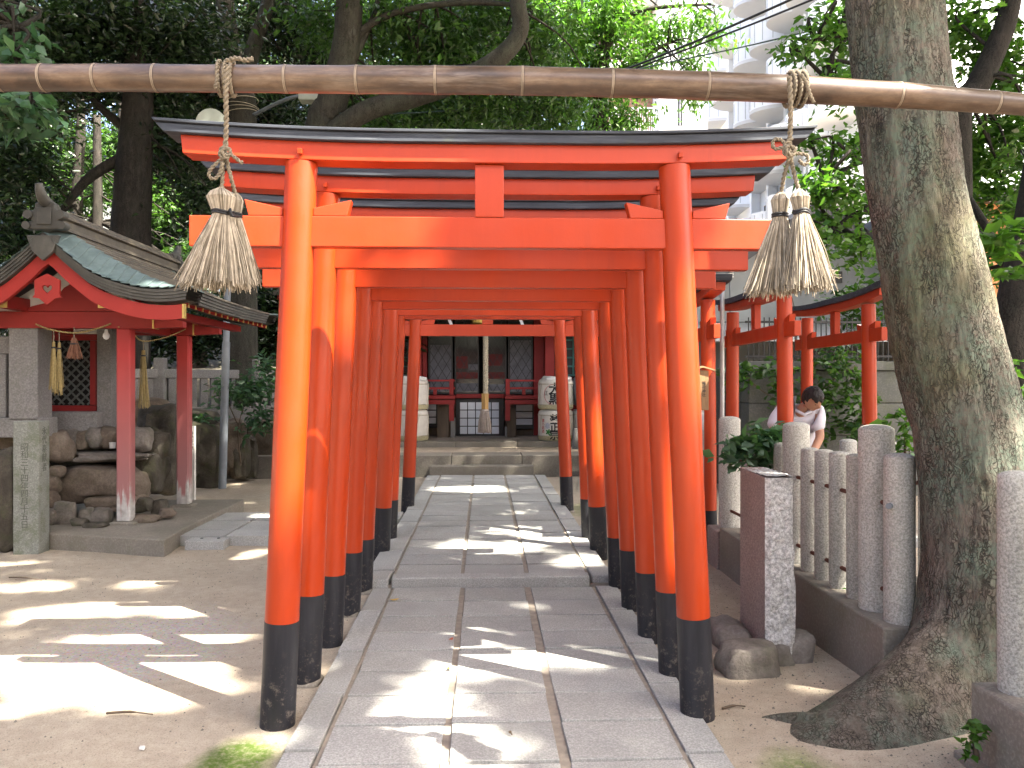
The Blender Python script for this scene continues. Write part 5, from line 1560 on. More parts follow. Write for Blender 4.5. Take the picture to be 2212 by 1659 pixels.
def broom(mb, top, waist, bottom, r_top, r_w, r_b, n, r, tilt=0.0, rb_y=None):
    """n straws from a rounded head through a tied waist to a flared end"""
    top = Vector(top); waist = Vector(waist); bottom = Vector(bottom)
    for k in range(n):
        a = r.uniform(0, 2*math.pi); q = math.sqrt(r.random()) if r.random() < .45 else r.uniform(.82, 1.0)
        ca, sa = math.cos(a), math.sin(a)
        L = r.uniform(.955, 1.015) - .02*(1-q)
        j = lambda s: Vector((r.uniform(-s, s), r.uniform(-s, s), r.uniform(-s, s)))
        p0 = top + Vector((r_top*.12*q*ca, r_top*.12*q*sa, .004))
        pa = top + Vector((r_top*.72*q*ca, r_top*.72*q*sa, -.004 - .008*q))
        p1 = top.lerp(waist, .34) + Vector((r_top*q*ca, r_top*q*sa, 0)) 
        p2 = waist + Vector((r_w*q*ca, r_w*q*sa, 0))
        e = bottom + Vector((r_b*q*ca, (rb_y or r_b)*q*sa, 0)); e = waist + (e - waist) * L + j(.012 if r.random() < .8 else .03)
        mid = p2.lerp(e, .5) + j(.006) + Vector((ca, sa, 0)) * r_b*.02
        s = r.uniform(.0011, .0019)
        mb.tube([p0, pa, p1, p2, mid, e], [s*.9, s, s*1.1, s, s*1.05, s*.8], 4, False)
def tassel_left():
    Z = 2.66; P = lambda x, y, dz=0: DP(x, y, Z + dz)
    t = thing('straw_tassel', P(487, 620), 'pair of straw brooms roped to bamboo pole above the left gate post', 'straw tassel')
    r = random.Random(31); m = MB()
    broom(m, P(477, 408), P(481, 462), P(463, 618), .047, .031, .114, 900, r)
    ob('front_broom', m, M['straw'], t, fix=False)['kind'] = 'stuff'
    m = MB(); broom(m, P(509, 418, .04), P(507, 466, .04), P(519, 612, .06), .026, .020, .060, 420, r)
    ob('rear_broom', m, M['straw'], t, fix=False)['kind'] = 'stuff'
    m = MB()
    for z_ in (458, 463): 
        c = P(482, z_); m.tube([c + Vector((.034*math.cos(a), .034*math.sin(a), .004*math.sin(a*2))) for a in [2*math.pi*k/24 for k in range(25)]], .0042, 6, False)
        c = P(507, z_ + 5, .04); m.tube([c + Vector((.023*math.cos(a), .023*math.sin(a), 0)) for a in [2*math.pi*k/20 for k in range(21)]], .0042, 6, False)
    m.tube([P(494, 460, -.03), P(497, 452, -.04), P(500, 466, -.04), P(515, 468, 0)], .005, 6)
    ob('black_binding', m, M['black_cord'], t, smooth=True)
    y0, d0 = bam(487)
    m = MB()
    # loops over the pole and the hanging rope
    c = DP(484, y0, BZ); rr = d0/2*BZ/FPX + .010
    for dx, ph in ((-.012, 0), (.010, .4), (.030, .2)):
        rope(m, [c + Vector((dx + .006*math.sin(a*1.0 + ph), -rr*math.sin(a), rr*math.cos(a))) for a in [2*math.pi*k/16 for k in range(17)]], .0072, 2, .028, 5, .005, 3)
    rope(m, [P(470, 160, -.03), P(468, 180, -.035), P(463, 190, -.03)], .0068, 2, .028, 5, .005)
    rope(m, [P(488, 132), P(510, 126, -.01), P(530, 130, -.01), P(546, 127, -.01)], .009, 2, .03, 5, .005)
    rope(m, [P(493, 140, -.055), P(488, 200, -.055), P(489, 260, -.03), P(487, 320, -.01)], .0088, 2, .038, 6, .005)
    rope(m, [P(487, 320), P(484, 345), P(481, 375), P(479, 412)], .0075, 2, .032, 5, .005)
    rope(m, [P(487, 320), P(491, 350), P(498, 380), P(508, 420, .04)], .0075, 2, .032, 5, .005)
    # knot with loop and loose end
    rope(m, [P(492, 312, -.02), P(478, 322, -.025), P(476, 336, -.025), P(490, 340, -.03), P(498, 328, -.025), P(488, 318, -.03), P(480, 330, -.035), P(492, 338, -.03)], .0075, 2, .032, 5, .005)
    rope(m, [P(484, 338, -.02), P(468, 352, -.02), P(454, 368, -.02), P(452, 380, -.02), P(462, 386, -.02), P(474, 376, -.02), P(481, 350, -.02)], .0068, 2, .028, 5, .005)
    rope(m, [P(494, 330, -.02), P(505, 338, -.03), P(516, 347, -.03), P(524, 352, -.03)], .0068, 2, .028, 5, .005)
    ob('rope', m, M['rope'], t, smooth=True)
def tassel_right():
    Z = 2.66; P = lambda x, y, dz=0: DP(x, y, Z + dz)
    t = thing('straw_tassel', P(1705, 630), 'pair of straw brooms roped to bamboo pole above the right gate post', 'straw tassel')
    r = random.Random(37); m = MB()
    broom(m, P(1686, 416, .05), P(1685, 465, .05), P(1666, 633, .06), .031, .022, .082, 640, r)
    ob('front_broom', m, M['straw'], t, fix=False)['kind'] = 'stuff'
    m = MB(); broom(m, P(1727, 411, -.02), P(1731, 458, -.02), P(1746, 622, -.05), .031, .022, .072, 660, r)
    # stray straws
    for k in range(14): m.tube([P(1745, 520 + k*4, -.03), P(1765 + k*2, 570 + k*2, -.03), P(1785 + k*2.6, 590 + r.uniform(-8, 12), -.03)], .0011, 4, False)
    ob('rear_broom', m, M['straw'], t, fix=False)['kind'] = 'stuff'
    m = MB()
    for z_ in (462, 467):
        c = P(1685, z_ + 1, .05); m.tube([c + Vector((.025*math.cos(a), .025*math.sin(a), 0)) for a in [2*math.pi*k/22 for k in range(23)]], .0042, 6, False)
        c = P(1731, z_ - 6, -.02); m.tube([c + Vector((.025*math.cos(a), .025*math.sin(a), .003*math.sin(a*3))) for a in [2*math.pi*k/22 for k in range(23)]], .0044, 6, False)
    ob('black_binding', m, M['black_cord'], t, smooth=True)
    y0, d0 = bam(1712); m = MB(); c = DP(1712, y0, BZ); rr = d0/2*BZ/FPX + .010
    for dx, ph in ((-.012, 0), (.008, .4), (.030, .2)):
        rope(m, [c + Vector((dx, -rr*math.sin(a), rr*math.cos(a))) for a in [2*math.pi*k/16 for k in range(17)]], .0072, 2, .028, 5, .005, 3)
    rope(m, [P(1730, 160, -.05), P(1742, 180, -.055), P(1750, 205, -.055), P(1758, 222, -.05)], .0072, 2, .028, 5, .005)
    rope(m, [P(1705, 165, -.055), P(1707, 205, -.05), P(1708, 250, -.03), P(1706, 310, -.01)], .0088, 2, .038, 6, .005)
    rope(m, [P(1706, 310), P(1703, 345), P(1694, 380, .02), P(1687, 418, .05)], .0075, 2, .032, 5, .005)
    rope(m, [P(1706, 318), P(1710, 350), P(1718, 385), P(1727, 413)], .0075, 2, .032, 5, .005)
    rope(m, [P(1710, 300, -.02), P(1696, 312, -.025), P(1694, 330, -.025), P(1706, 338, -.03), P(1716, 324, -.025), P(1704, 314, -.03), P(1698, 326, -.035), P(1712, 336, -.03), P(1718, 318, -.03)], .0075, 2, .032, 5, .005)
    rope(m, [P(1702, 318, -.02), P(1690, 305, -.02), P(1676, 300, -.02), P(1668, 312, -.02), P(1676, 322, -.02), P(1690, 318, -.02)], .0068, 2, .028, 5, .005)
    rope(m, [P(1712, 330, -.02), P(1728, 332, -.02), P(1744, 336, -.02), P(1746, 350, -.02), P(1736, 356, -.02), P(1726, 346, -.02)], .0068, 2, .028, 5, .005)
    ob('rope', m, M['rope'], t, smooth=True)
tassel_left(); tassel_right()

# ------------------------------------------------------------------ the man bending forward
def skin_mesh(verts, edges, radii, root=0, sub=2):
    me = bpy.data.meshes.new('figure'); me.from_pydata([tuple(v) for v in verts], edges, [])
    o = bpy.data.objects.new('figure_source', me); COL.objects.link(o)
    sk = o.modifiers.new('skin', 'SKIN'); sk.use_smooth_shade = True
    for i, v in enumerate(me.skin_vertices[0].data):
        rr = radii[i]; v.radius = rr if hasattr(rr, '__len__') else (rr, rr); v.use_root = (i == root)
    sb = o.modifiers.new('subdivide', 'SUBSURF'); sb.levels = sub; sb.render_levels = sub
    dg = bpy.context.evaluated_depsgraph_get(); dg.update()
    out = bpy.data.meshes.new_from_object(o.evaluated_get(dg))
    bpy.data.objects.remove(o); bpy.data.meshes.remove(me)
    return out
def man():
    P = DP
    pel = P(1716, 1000, 8.20); pel.z = .88
    belly = P(1720, 940, 8.02); belly.z = 1.00
    chest = P(1726, 903, 7.86); nb = P(1731, 884, 7.76); hd = P(1754, 864, 7.66)
    shL = P(1690, 890, 7.88); elL = P(1664, 940, 7.82); haL = P(1676, 985, 7.66)
    shR = P(1765, 894, 7.78); elR = P(1772, 944, 7.72); haR = P(1752, 985, 7.58)
    rt = Vector((1, 0, 0)); dn = Vector((0, 0, -1))
    hipL = pel - rt*.095 + dn*.05; hipR = pel + rt*.095 + dn*.05
    kL = Vector((hipL.x - .02, hipL.y - .07, .46)); kR = Vector((hipR.x + .03, hipR.y - .10, .46))
    fL = Vector((kL.x, kL.y + .08, .05)); fR = Vector((kR.x, kR.y + .06, .05)); tL = fL + Vector((.02, -.20, -.02)); tR = fR + Vector((.03, -.20, -.02))
    V = [pel, belly, chest, nb, nb.lerp(hd, .55), shL, elL, haL, shR, elR, haR, hipL, kL, fL, tL, hipR, kR, fR, tR]
    E = [(0,1),(1,2),(2,3),(3,4),(2,5),(5,6),(6,7),(2,8),(8,9),(9,10),(0,11),(11,12),(12,13),(13,14),(0,15),(15,16),(16,17),(17,18)]
    Rr = [.09, .07, .055, .05, .056, .045, .043, .034, .045, .045, .034, .085, .058, .042, .035, .085, .058, .042, .035]
    # hands: palm, four fingers and a thumb on each arm
    for hi, el in ((7, 6), (10, 9)):
        h = V[hi]; d = (h - V[el]).normalized(); s = d.cross(Vector((0, 1, 0))).normalized()
        V.append(h + d*.05); Rr.append((.034, .018)); E.append((hi, len(V)-1)); pm = len(V)-1
        for k, (o_, L) in enumerate(((-.027, .065), (-.009, .075), (.009, .072), (.026, .056))):
            a = V[pm] + d*.035 + s*o_; V.append(a); Rr.append(.0095); E.append((pm, len(V)-1))
            V.append(a + d*L*.5 + Vector((0, -.012, 0))); Rr.append(.0085); E.append((len(V)-2, len(V)-1))
            V.append(a + d*L*.9 + Vector((0, -.035, 0))); Rr.append(.0075); E.append((len(V)-2, len(V)-1))
        V.append(V[hi] + d*.045 - s*.045 + Vector((0, -.01, 0))); Rr.append(.011); E.append((hi, len(V)-1))
        V.append(V[-1] + d*.035 - s*.012); Rr.append(.009); E.append((len(V)-2, len(V)-1))
    t = thing('person', (pel.x, pel.y, GZ), 'dark-haired person in pale short-sleeved shirt bending forward behind side gate', 'person')
    body = skin_mesh(V, E, Rr, 0, 2)
    # head joined into the body mesh
    f = Vector((.40, -.68, -.62)).normalized(); u = Vector((.02, -.55, .83)); u = (u - f*u.dot(f)).normalized(); s = f.cross(u)
    hc = hd + u*.01
    bm = bmesh.new(); bm.from_mesh(body)
    sp = bmesh.ops.create_uvsphere(bm, u_segments=40, v_segments=28, radius=1.0)['verts']
    for v in sp:
        x, y, z = v.co                      # x side, y forward, z up
        jaw = 1 - .26 * max(0, -z) ** 1.3
        a, b, c_ = x*.079*jaw, y*.099*(1 - .10*max(0, -z)), z*.122
        if y > 0:
            b += .024*math.exp(-(x/.20)**2 - ((z + .10)/.20)**2)          # nose
            b += .007*math.exp(-(x/.30)**2 - ((z + .42)/.07)**2)          # lips
            b -= .012*math.exp(-((abs(x) - .40)/.17)**2 - ((z - .06)/.11)**2)  # eye sockets
            b += .006*math.exp(-((abs(x) - .40)/.25)**2 - ((z - .24)/.07)**2)  # brow
            b += .010*math.exp(-(x/.25)**2 - ((z + .80)/.15)**2)          # chin
        a += (1 if x > 0 else -1) * .016*math.exp(-((y + .05)/.14)**2 - ((z + .05)/.22)**2) * (abs(x) > .85)  # ears
        v.co = hc + s*a + f*b + u*c_
    bm.to_mesh(body); bm.free()
    b = obm('body', body, M['skin'], t, smooth=True)
    for sd in (-1, 1):
        e = hc + s*(sd*.031) + f*.078 + u*.006
        m = MB(); m.lathe([(.002, -.006), (.011, -.003), (.013, 0), (.011, .003), (.002, .006)], (0,0,0), 12); m.v = [tuple(e + s*x + u*z*.9 + f*(y*.5)) for x, y, z in m.v]; ob('eye', m, M['ink'], b, smooth=True)
    m = MB(); m.tube([hc + s*x + f*(.091 - abs(x)*.25) - u*.052 for x in (-.022, -.011, 0, .011, .022)], .0028, 5); ob('mouth', m, M['ink_red'], b)
    # hair
    bm = bmesh.new(); bmesh.ops.create_uvsphere(bm, u_segments=72, v_segments=48, radius=1.0)
    for v in bm.verts:
        x, y, z = v.co; fringe = .30 + .10*math.sin(x*9) 
        n_ = noise.noise(Vector((x*4, y*4, z*4))) * .07 + noise.noise(Vector((x*14, y*14, z*14))) * .05
        g = 1.13 + n_
        inside = (y > .25 and z < fringe) or z < -.38 - .1*y or (abs(x) > .7 and y > .05 and z < .0)
        if inside: g = .82
        v.co = hc + s*(x*.079*g) + f*(y*.099*g) + u*(z*.122*g + .004)
    me = bpy.data.meshes.new('hair'); bm.to_mesh(me); bm.free(); obm('hair', me, M['hair'], t, smooth=True)
    # shirt: torso and short sleeves as one skin
    slL = shL.lerp(elL, .80); slR = shR.lerp(elR, .82)
    SV = [pel + Vector((0, 0, .02)), belly, chest, nb.lerp(chest, .35), shL, slL, shR, slR]
    shirt = skin_mesh(SV, [(0,1),(1,2),(2,3),(2,4),(4,5),(2,6),(6,7)], [(.18, .16), (.19, .165), (.20, .17), (.10, .10), .105, .10, .105, .10], 1, 2)
    for v in shirt.vertices:
        q = v.co * 14; v.co = v.co + v.normal * (noise.noise(q) * .010 + noise.noise(q * .45) * .012)
    obm('shirt', shirt, M['shirt'], t, smooth=True)
    m = MB(); m.tube([nb + Vector((-.05, .05, .0)), nb + Vector((-.06, -.03, -.015)), nb + Vector((.0, -.075, -.05)), nb + Vector((.07, -.05, -.02))], .016, 8); ob('collar', m, M['shirt'], t, smooth=True)
    m = MB(); m.tube(smooth_path([P(1717, 858, 7.98), P(1715, 868, 7.76), P(1712, 895, 7.69), P(1706, 930, 7.78)], 5), .017, 6); ob('bag_strap', m, M['black_cord'], t, smooth=True)
    tr = skin_mesh([pel, hipL, kL, fL + Vector((0,0,.03)), hipR, kR, fR + Vector((0,0,.03))], [(0,1),(1,2),(2,3),(0,4),(4,5),(5,6)], [.155, .105, .078, .075, .105, .078, .075], 0, 2)
    obm('trousers', tr, M['trousers'], t, smooth=True)
    for q, w in ((fL, tL), (fR, tR)):
        m = MB(); d = (w - q).normalized(); m.tube([q - d*.06 + Vector((0,0,-.02)), q + Vector((0,0,-.01)), q + d*.12 + Vector((0,0,-.02)), q + d*.24 + Vector((0,0,-.035))], [.035, .055, .05, .03], 12); ob('shoe', m, M['black_cord'], t, smooth=True)
man()

# ------------------------------------------------------------------ unseen crown of the big tree, shaped to cast dapple and shade
COT = math.cos(SUN_EL) / math.sin(SUN_EL); SHX, SHY = math.sin(SUN_AZ) * COT, math.cos(SUN_AZ) * COT
def land(p): return (p[0] - SHX * p[2], p[1] - SHY * p[2])
GAPS = []      # clearings cut in the leaves where sun patches should fall: centre and radii
def gap_px(px, py, rx, ry, z=0.0, soft=1.0):
    c = G(px, py, z); Zd = c.dot(FW); x, y = land((c.x, c.y, z)); GAPS.append((x, y, max(.05, rx * Zd / FPX), max(.05, ry * Zd * Zd / (FPX * (H - z)))))
def gap_pt(px, py, Y, r, r2=None):
    p = AT(px, py, Y); x, y = land(p); GAPS.append((x, y, r, r2 or r))
for a in [(924, 1477, 80, 18), (905, 1538, 100, 20), (1130, 1423, 120, 14), (1204, 1168, 85, 14), (1057, 1154, 45, 7), (1032, 1200, 90, 14), (1100, 1325, 80, 12), (1010, 1065, 80, 7), (1150, 1120, 50, 6), (1230, 1225, 60, 10), 
          (165, 1450, 95, 15), (305, 1512, 95, 16), (115, 1500, 80, 10), (395, 1450, 50, 14), (490, 1470, 50, 18), (420, 1412, 110, 14), (139, 1320, 75, 13), (300, 1360, 60, 10), (500, 1368, 70, 13), (322, 1254, 55, 8), (40, 1216, 55, 8), (400, 1205, 45, 5), (509, 1216, 50, 8), (554, 1188, 30, 5), (60, 1262, 70, 9), (330, 1300, 90, 12), (540, 1130, 40, 6),
          (1000, 973, 90, 7), (1060, 955, 150, 4), (1580, 1190, 40, 6), (1770, 1462, 50, 9), (1560, 1430, 22, 10), (1720, 1385, 25, 6), (690, 1440, 50, 14), (585, 1590, 40, 14)]:
    gap_px(*a)
for px, py, r in ((500, 335, .17), (580, 335, .19), (660, 335, .19), (740, 335, .17), (820, 335, .12), (560, 500, .18), (520, 500, .17), (650, 400, .16), (652, 470, .16), (650, 540, .15), (648, 620, .14), (640, 700, .12), (636, 800, .10), (1660, 335, .17), (1700, 335, .12), (1600, 505, .16), (1570, 505, .13), (1640, 520, .14)):
    gap_pt(px, py, 3.66, r)
for px, py, Y, r in ((1690, 1080, 4.35, .12), (1690, 1160, 4.35, .14), (1690, 1240, 4.35, .14), (1690, 1310, 4.35, .12), (1945, 1000, 4.0, .10), (1900, 930, 4.2, .08), (700, 560, 4.2, .12), (740, 640, 4.8, .14), (690, 700, 4.2, .1), (1290, 950, 7.1, .12), (1440, 700, 4.2, .10), (1460, 1150, 4.2, .10), (1500, 900, 3.66, .08),
                     (320, 635, 7.9, .14), (470, 600, 8.6, .16), (540, 650, 9.3, .16), (1700, 560, 2.6, .14), (1740, 580, 2.6, .14), (1690, 500, 2.6, .1), (2130, 700, 3.7, .09), (2100, 460, 3.7, .08)):
    gap_pt(px, py, Y, r)
SHADES = [(px, py, 7.9, 3) for px in range(20, 400, 60) for py in (480, 540, 600, 680, 800, 920, 1040)] + [(px, py, 3.69, 4) for px in range(840, 1540, 55) for py in (335, 430, 500)] + [(px, py, 3.69, 3) for px in (605, 598) for py in (950, 1080, 1200, 1330, 1460)] + [(1490 + (py - 400) * .04, py, 3.66, 4) for py in range(420, 1500, 70)] + [(1400 - 18 * i, py, TY[i + 1] - .07, 3) for i in range(5) for py in range(520, 1250, 90)] + [(690 + 24 * i, py, TY[i + 1] - .07, 3) for i in range(5) for py in range(760, 1250, 90)]  # points to keep dark with extra leaf sprays overhead
def dapple_canopy():
    r = np.random.default_rng(3)
    n = 13000; per = 14
    lx = r.uniform(-9.5, 9.5, n); ly = r.uniform(-1.5, 19.5, n)
    z = 12.5 + r.uniform(0, 1, n) ** 1.3 * 4.0
    z = np.maximum(z, 2.9 + .50 * (ly + SHY * 13 + .6) + r.uniform(0, 1.5, n))
    c = np.stack([lx + SHX * z, ly + SHY * z, z], 1)
    dr = r.normal(size=(n, 3)) * .30; dr[:, 2] *= .5
    p = (c[:, None, :] + dr[:, None, :] * r.uniform(-1, 1, (n, per, 1)) * 1.4 + r.normal(size=(n, per, 3)) * .11).reshape(-1, 3)
    ex = []
    for px, py, Y, k in SHADES:
        q = AT(px, py, Y); x, y = land(q)
        for j in range(k):
            zz = r.uniform(13, 16); cc = np.array([x + r.normal() * .13 + SHX * zz, y + r.normal() * .13 + SHY * zz, zz]); ex.append(cc + r.normal(size=(16, 3)) * np.array([.16, .16, .09]))
    p = np.concatenate([p] + ex)
    gx = p[:, 0] - SHX * p[:, 2]; gy = p[:, 1] - SHY * p[:, 2]
    keep = np.ones(len(p), bool)
    wob = .25 * np.sin(gx * 9 + 1.3 * np.sin(gy * 7)) + .2 * np.sin(gy * 13 + gx * 3)
    for x, y, a, b in GAPS:
        d = ((gx - x) / (a + .14)) ** 2 + ((gy - y) / (b + .14)) ** 2
        keep &= (d + wob * .35) > 1.0
    keep &= p[:, 2] > 2.0 + .5 * np.maximum(p[:, 1], 0) + .35
    p = p[keep]
    return leaf_obj('crown', p, M['leaf_mid'], tree, size=.24, droop=.1, up=1.2, aspect=.5, seed=3)  # leaf cover thinned and thickened to shape the sun patches below
dapple_canopy()

# ------------------------------------------------------------------ trees behind
def wood(name, label, stems, blobs, mat, size, per=16, spread=.22, bark_='bark_bg', group='trees standing behind the shrine yard', droop=.35, aspect=.4, twigs=14, seed=0, base=None):
    first = stems[0][0]; p0 = DP(first[0], first[1], first[2])
    t = thing(name, (p0.x, p0.y, GZ), label, 'tree', group)
    ends = []
    for k, st in enumerate(stems):
        pts = smooth_path([DP(a, b, c) for a, b, c, d in st], 5); rad = []
        for i in range(len(st) - 1):
            for j in range(5): rad.append(st[i][3] + (st[i+1][3] - st[i][3]) * j / 5)
        rad.append(st[-1][3]); pts = [p + Vector((noise.noise(p*1.3), noise.noise(p*1.3 + Vector((5,5,5))), 0)) * min(.03, rad[i]*.4) for i, p in enumerate(pts)]
        ob('trunk' if k == 0 else 'limb', MB().tube(pts, rad, 14), M[bark_], t, smooth=True)
        ends += pts[len(pts)//2:]
    r = np.random.default_rng(seed + 40); rr = random.Random(seed)
    B = [(DP(a, b, c), (rx, ry, rz), k) for a, b, c, rx, ry, rz, k in blobs]
    m = MB()
    for c, rad, k in B:
        for q in range(max(2, twigs // max(1, len(B) // 3))):
            e = c + Vector((rr.uniform(-.8, .8) * rad[0], rr.uniform(-.8, .8) * rad[1], rr.uniform(-.8, .8) * rad[2]))
            s = min(ends, key=lambda w: (w - e).length + rr.uniform(0, .8)) if ends else c
            if (s - e).length > 4.5: s = c
            md = s.lerp(e, .55) + Vector((rr.uniform(-.2, .2), rr.uniform(-.2, .2), rr.uniform(.0, .25)))
            m.tube(smooth_path([s, md, e], 4), [.022, .020, .018, .016, .014, .011, .009, .007, .005], 5)
    ob('twigs', m, M['bark_dark'], t, smooth=True)['kind'] = 'stuff'
    pos = sprays([(tuple(c), rad, int(k * (1.55 if mat == 'leaf_dark' else 1.15))) for c, rad, k in B], r, per, spread)
    leaf_obj('crown', pos, M[mat], t, size=size, droop=droop, aspect=aspect, seed=seed)
    return t
# left edge, close: branch of cool broad leaves
wood('near_tree', 'broad cool-green leaves hanging in at the edge above the pavilion', [[(-330, 1180, 6.6, .16), (-320, 700, 6.5, .14), (-260, 250, 6.3, .10), (-120, 60, 6.0, .06), (40, 60, 5.8, .03)], [(-300, 480, 6.4, .06), (-150, 250, 6.0, .035), (20, 200, 5.8, .015)]],
     [(0, 60, 5.8, .16, .4, .35, 20), (30, 140, 5.8, .12, .3, .2, 18), (10, 225, 5.7, .22, .3, .12, 20), (50, 245, 5.7, .14, .3, .06, 10), (-120, 150, 6.0, .4, .5, .5, 50)], 'leaf_blue', .115, 8, .10, seed=1, aspect=.62, droop=.6, group=None)
LB = 'trees standing behind the shrine yard'
wood('evergreen_tree', 'dark evergreen with a black trunk and a slanting side branch behind the pavilion', [[(270, 1010, 13.2, .42), (282, 480, 13.0, .30), (295, 300, 13.0, .26), (300, 150, 13.0, .22), (310, -120, 13.0, .16)], [(290, 330, 13, .10), (200, 380, 12.8, .08), (140, 450, 12.6, .05), (60, 560, 12.5, .03)], [(288, 290, 13, .09), (220, 235, 13, .06), (190, 200, 13, .04)], [(300, 120, 13, .1), (180, 60, 12.6, .06), (60, 30, 12.4, .03)]],
     [(150, 60, 12.6, 1.1, 1, .7, 150), (60, 150, 12.2, .8, 1, .8, 120), (30, 360, 12.0, .55, .8, .9, 110), (260, 40, 13, 1.0, 1, .7, 120), (400, 80, 13, .9, .9, .6, 110), (370, 330, 13.6, .55, .6, .7, 75), (200, 190, 13.2, .7, .5, .25, 45), (350, 200, 13.4, .5, .5, .5, 60), (60, 520, 12.2, .45, .5, .35, 60), (440, 440, 13.4, .35, .5, .5, 45)], 'leaf_dark', .13, 16, .22, 'bark_dark', seed=2, group=LB)
wood('forked_tree', 'grey-brown tree whose trunk forks in two above the bamboo pole', [[(520, 1000, 14.0, .30), (522, 300, 14.0, .25), (515, 200, 14.0, .24), (495, 90, 14, .17), (478, -100, 14, .14)], [(520, 190, 14, .15), (548, 110, 14, .13), (585, -20, 14, .11), (600, -120, 14, .09)]],
     [(430, 30, 14.5, .8, .8, .6, 90), (620, 60, 14.6, .8, .8, .6, 110), (560, 250, 15.0, 1.0, .8, .5, 110), (640, 330, 15.2, .9, .8, .6, 80), (440, 200, 14.8, .6, .6, .5, 60), (420, 330, 15, .6, .5, .5, 60), (700, 120, 15, .7, .7, .7, 70)], 'leaf_dark', .13, 16, .22, 'bark_bg', seed=3, group=LB)
wood('camphor_tree', 'stout grey tree with a long curving limb over the gate roofs', [[(660, 1000, 12.8, .36), (690, 330, 12.6, .27), (715, 230, 12.5, .24), (742, 130, 12.5, .22), (755, 20, 12.5, .21), (760, -150, 12.5, .19)], [(700, 300, 12.5, .17), (790, 240, 12.3, .16), (870, 215, 12.2, .155), (980, 180, 12.0, .15), (1070, 130, 11.9, .14), (1122, 70, 11.9, .13), (1118, 0, 11.9, .12), (1110, -120, 11.9, .11)], [(760, 100, 12.5, .07), (790, 60, 12.5, .06), (860, 25, 12.4, .05), (1000, 5, 12.2, .045), (1130, 12, 12, .03)], [(765, 130, 12.5, .06), (800, 50, 12.6, .045), (830, -40, 12.7, .04)]],
     [(860, 60, 13.0, .7, .8, .5, 100), (960, 100, 13.2, .8, .8, .6, 120), (1060, 40, 13.2, .7, .8, .5, 90), (900, 180, 13.4, .6, .6, .4, 70), (1160, 90, 12.8, .55, .7, .5, 70), (1060, 230, 13.2, .8, .7, .35, 90), (1200, 230, 13.2, .7, .7, .4, 80), (820, 270, 13.6, .8, .6, .4, 60), (690, 40, 13.2, .5, .6, .5, 60), (960, 250, 13.5, .7, .6, .35, 60)], 'leaf_mid', .135, 15, .22, 'bark_bg', seed=4, group=LB, droop=.6)
wood('bright_tree', 'sunlit light green tree against the white sky beside the tower', [[(1300, 1000, 17.5, .3), (1300, 400, 17.5, .24), (1290, 200, 17.5, .18), (1320, 60, 17.2, .12), (1360, -100, 17, .08)], [(1295, 220, 17.4, .1), (1380, 130, 17, .06), (1450, 90, 16.8, .03)], [(1300, 60, 17.3, .07), (1400, 20, 17, .05), (1520, 10, 16.8, .025)]],
     [(1250, 60, 17.5, .9, .9, .7, 120), (1330, 40, 17.2, .7, .9, .6, 100), (1380, 120, 17, .45, .7, .4, 40), (1440, 60, 16.9, .45, .6, .35, 26), (1500, 40, 16.8, .4, .6, .3, 18), (1545, 70, 16.7, .2, .4, .25, 12), (1300, 190, 17.5, .9, .8, .7, 100), (1350, 260, 17.4, .5, .6, .35, 40), (1490, 130, 16.8, .22, .4, .2, 14), (1500, 205, 16.7, .15, .3, .3, 12), (1220, 160, 17.6, .7, .8, .6, 80), (1280, 290, 17.6, .8, .7, .5, 60), (1170, 20, 17.8, .7, .8, .6, 70)], 'leaf_light', .16, 16, .22, 'bark_bg', seed=5, group=LB, droop=.7, aspect=.34)
wood('far_tree', 'lighter green tree glimpsed between dark trunks over the pavilion roof', [[(150, 900, 18.5, .2), (165, 480, 18.5, .14), (175, 260, 18.5, .1), (170, 60, 18.5, .06)], [(205, 900, 18.2, .16), (212, 480, 18.2, .11), (208, 250, 18.2, .08)], [(245, 480, 18.8, .09), (262, 300, 18.8, .07), (250, 120, 18.8, .05)]],
     [(180, 420, 19, .9, .8, .5, 70), (110, 300, 19.2, .9, .8, .6, 60), (240, 330, 19.2, .7, .8, .7, 60), (60, 480, 19, .9, .8, .6, 70), (330, 440, 19.5, .9, .8, .6, 70), (200, 560, 19, 1.2, .8, .4, 60), (440, 560, 18, .9, .8, .5, 80)], 'leaf_mid', .15, 14, .24, 'bark_dark', seed=6, group=LB)
k = 0
for a, b, d, lab, mt in ((-120, 380, 17, 'dark evergreen mass rising at the pavilion edge of the wood', 'leaf_dark'), (420, 480, 21, 'deep green tree filling the gap between forked tree and evergreen', 'leaf_dark'), (700, 440, 22, 'deep green tree behind the stout camphor trunk', 'leaf_dark'), (1000, 330, 22, 'shaded tree behind the long curving limb', 'leaf_dark'), (330, 160, 23, 'tall dark tree high behind the black trunk', 'leaf_dark'), (120, 130, 24, 'tall dark tree above the pavilion ridge', 'leaf_dark'), (560, 230, 25, 'tall dark tree rising behind the forked trunk', 'leaf_dark'), (-60, 620, 20, 'low dark tree behind the pavilion ornament', 'leaf_dark'), (800, 40, 24, 'tall green tree high behind the gate roofs', 'leaf_mid'), (1060, 170, 23, 'tall mid-green tree next to the bright one', 'leaf_mid')):
    wood('background_tree', lab, [[(a, 1000, d, .3), (a + 10, b, d, .2), (a + 20, b - 260, d, .1)]], [(a, b, d, 1.9, 1.2, 1.5, 260), (a - 110, b - 130, d, 1.6, 1.1, 1.2, 200), (a + 120, b - 110, d, 1.6, 1.1, 1.2, 200), (a, b - 260, d, 1.8, 1.1, 1.1, 200), (a + 20, b + 200, d, 1.8, 1.1, 1.1, 150)], mt, .19, 15, .30, 'bark_dark', seed=20 + k, group=LB, twigs=6); k += 1
k = 0  # unseen trees, added to block low sky light on the gate fronts
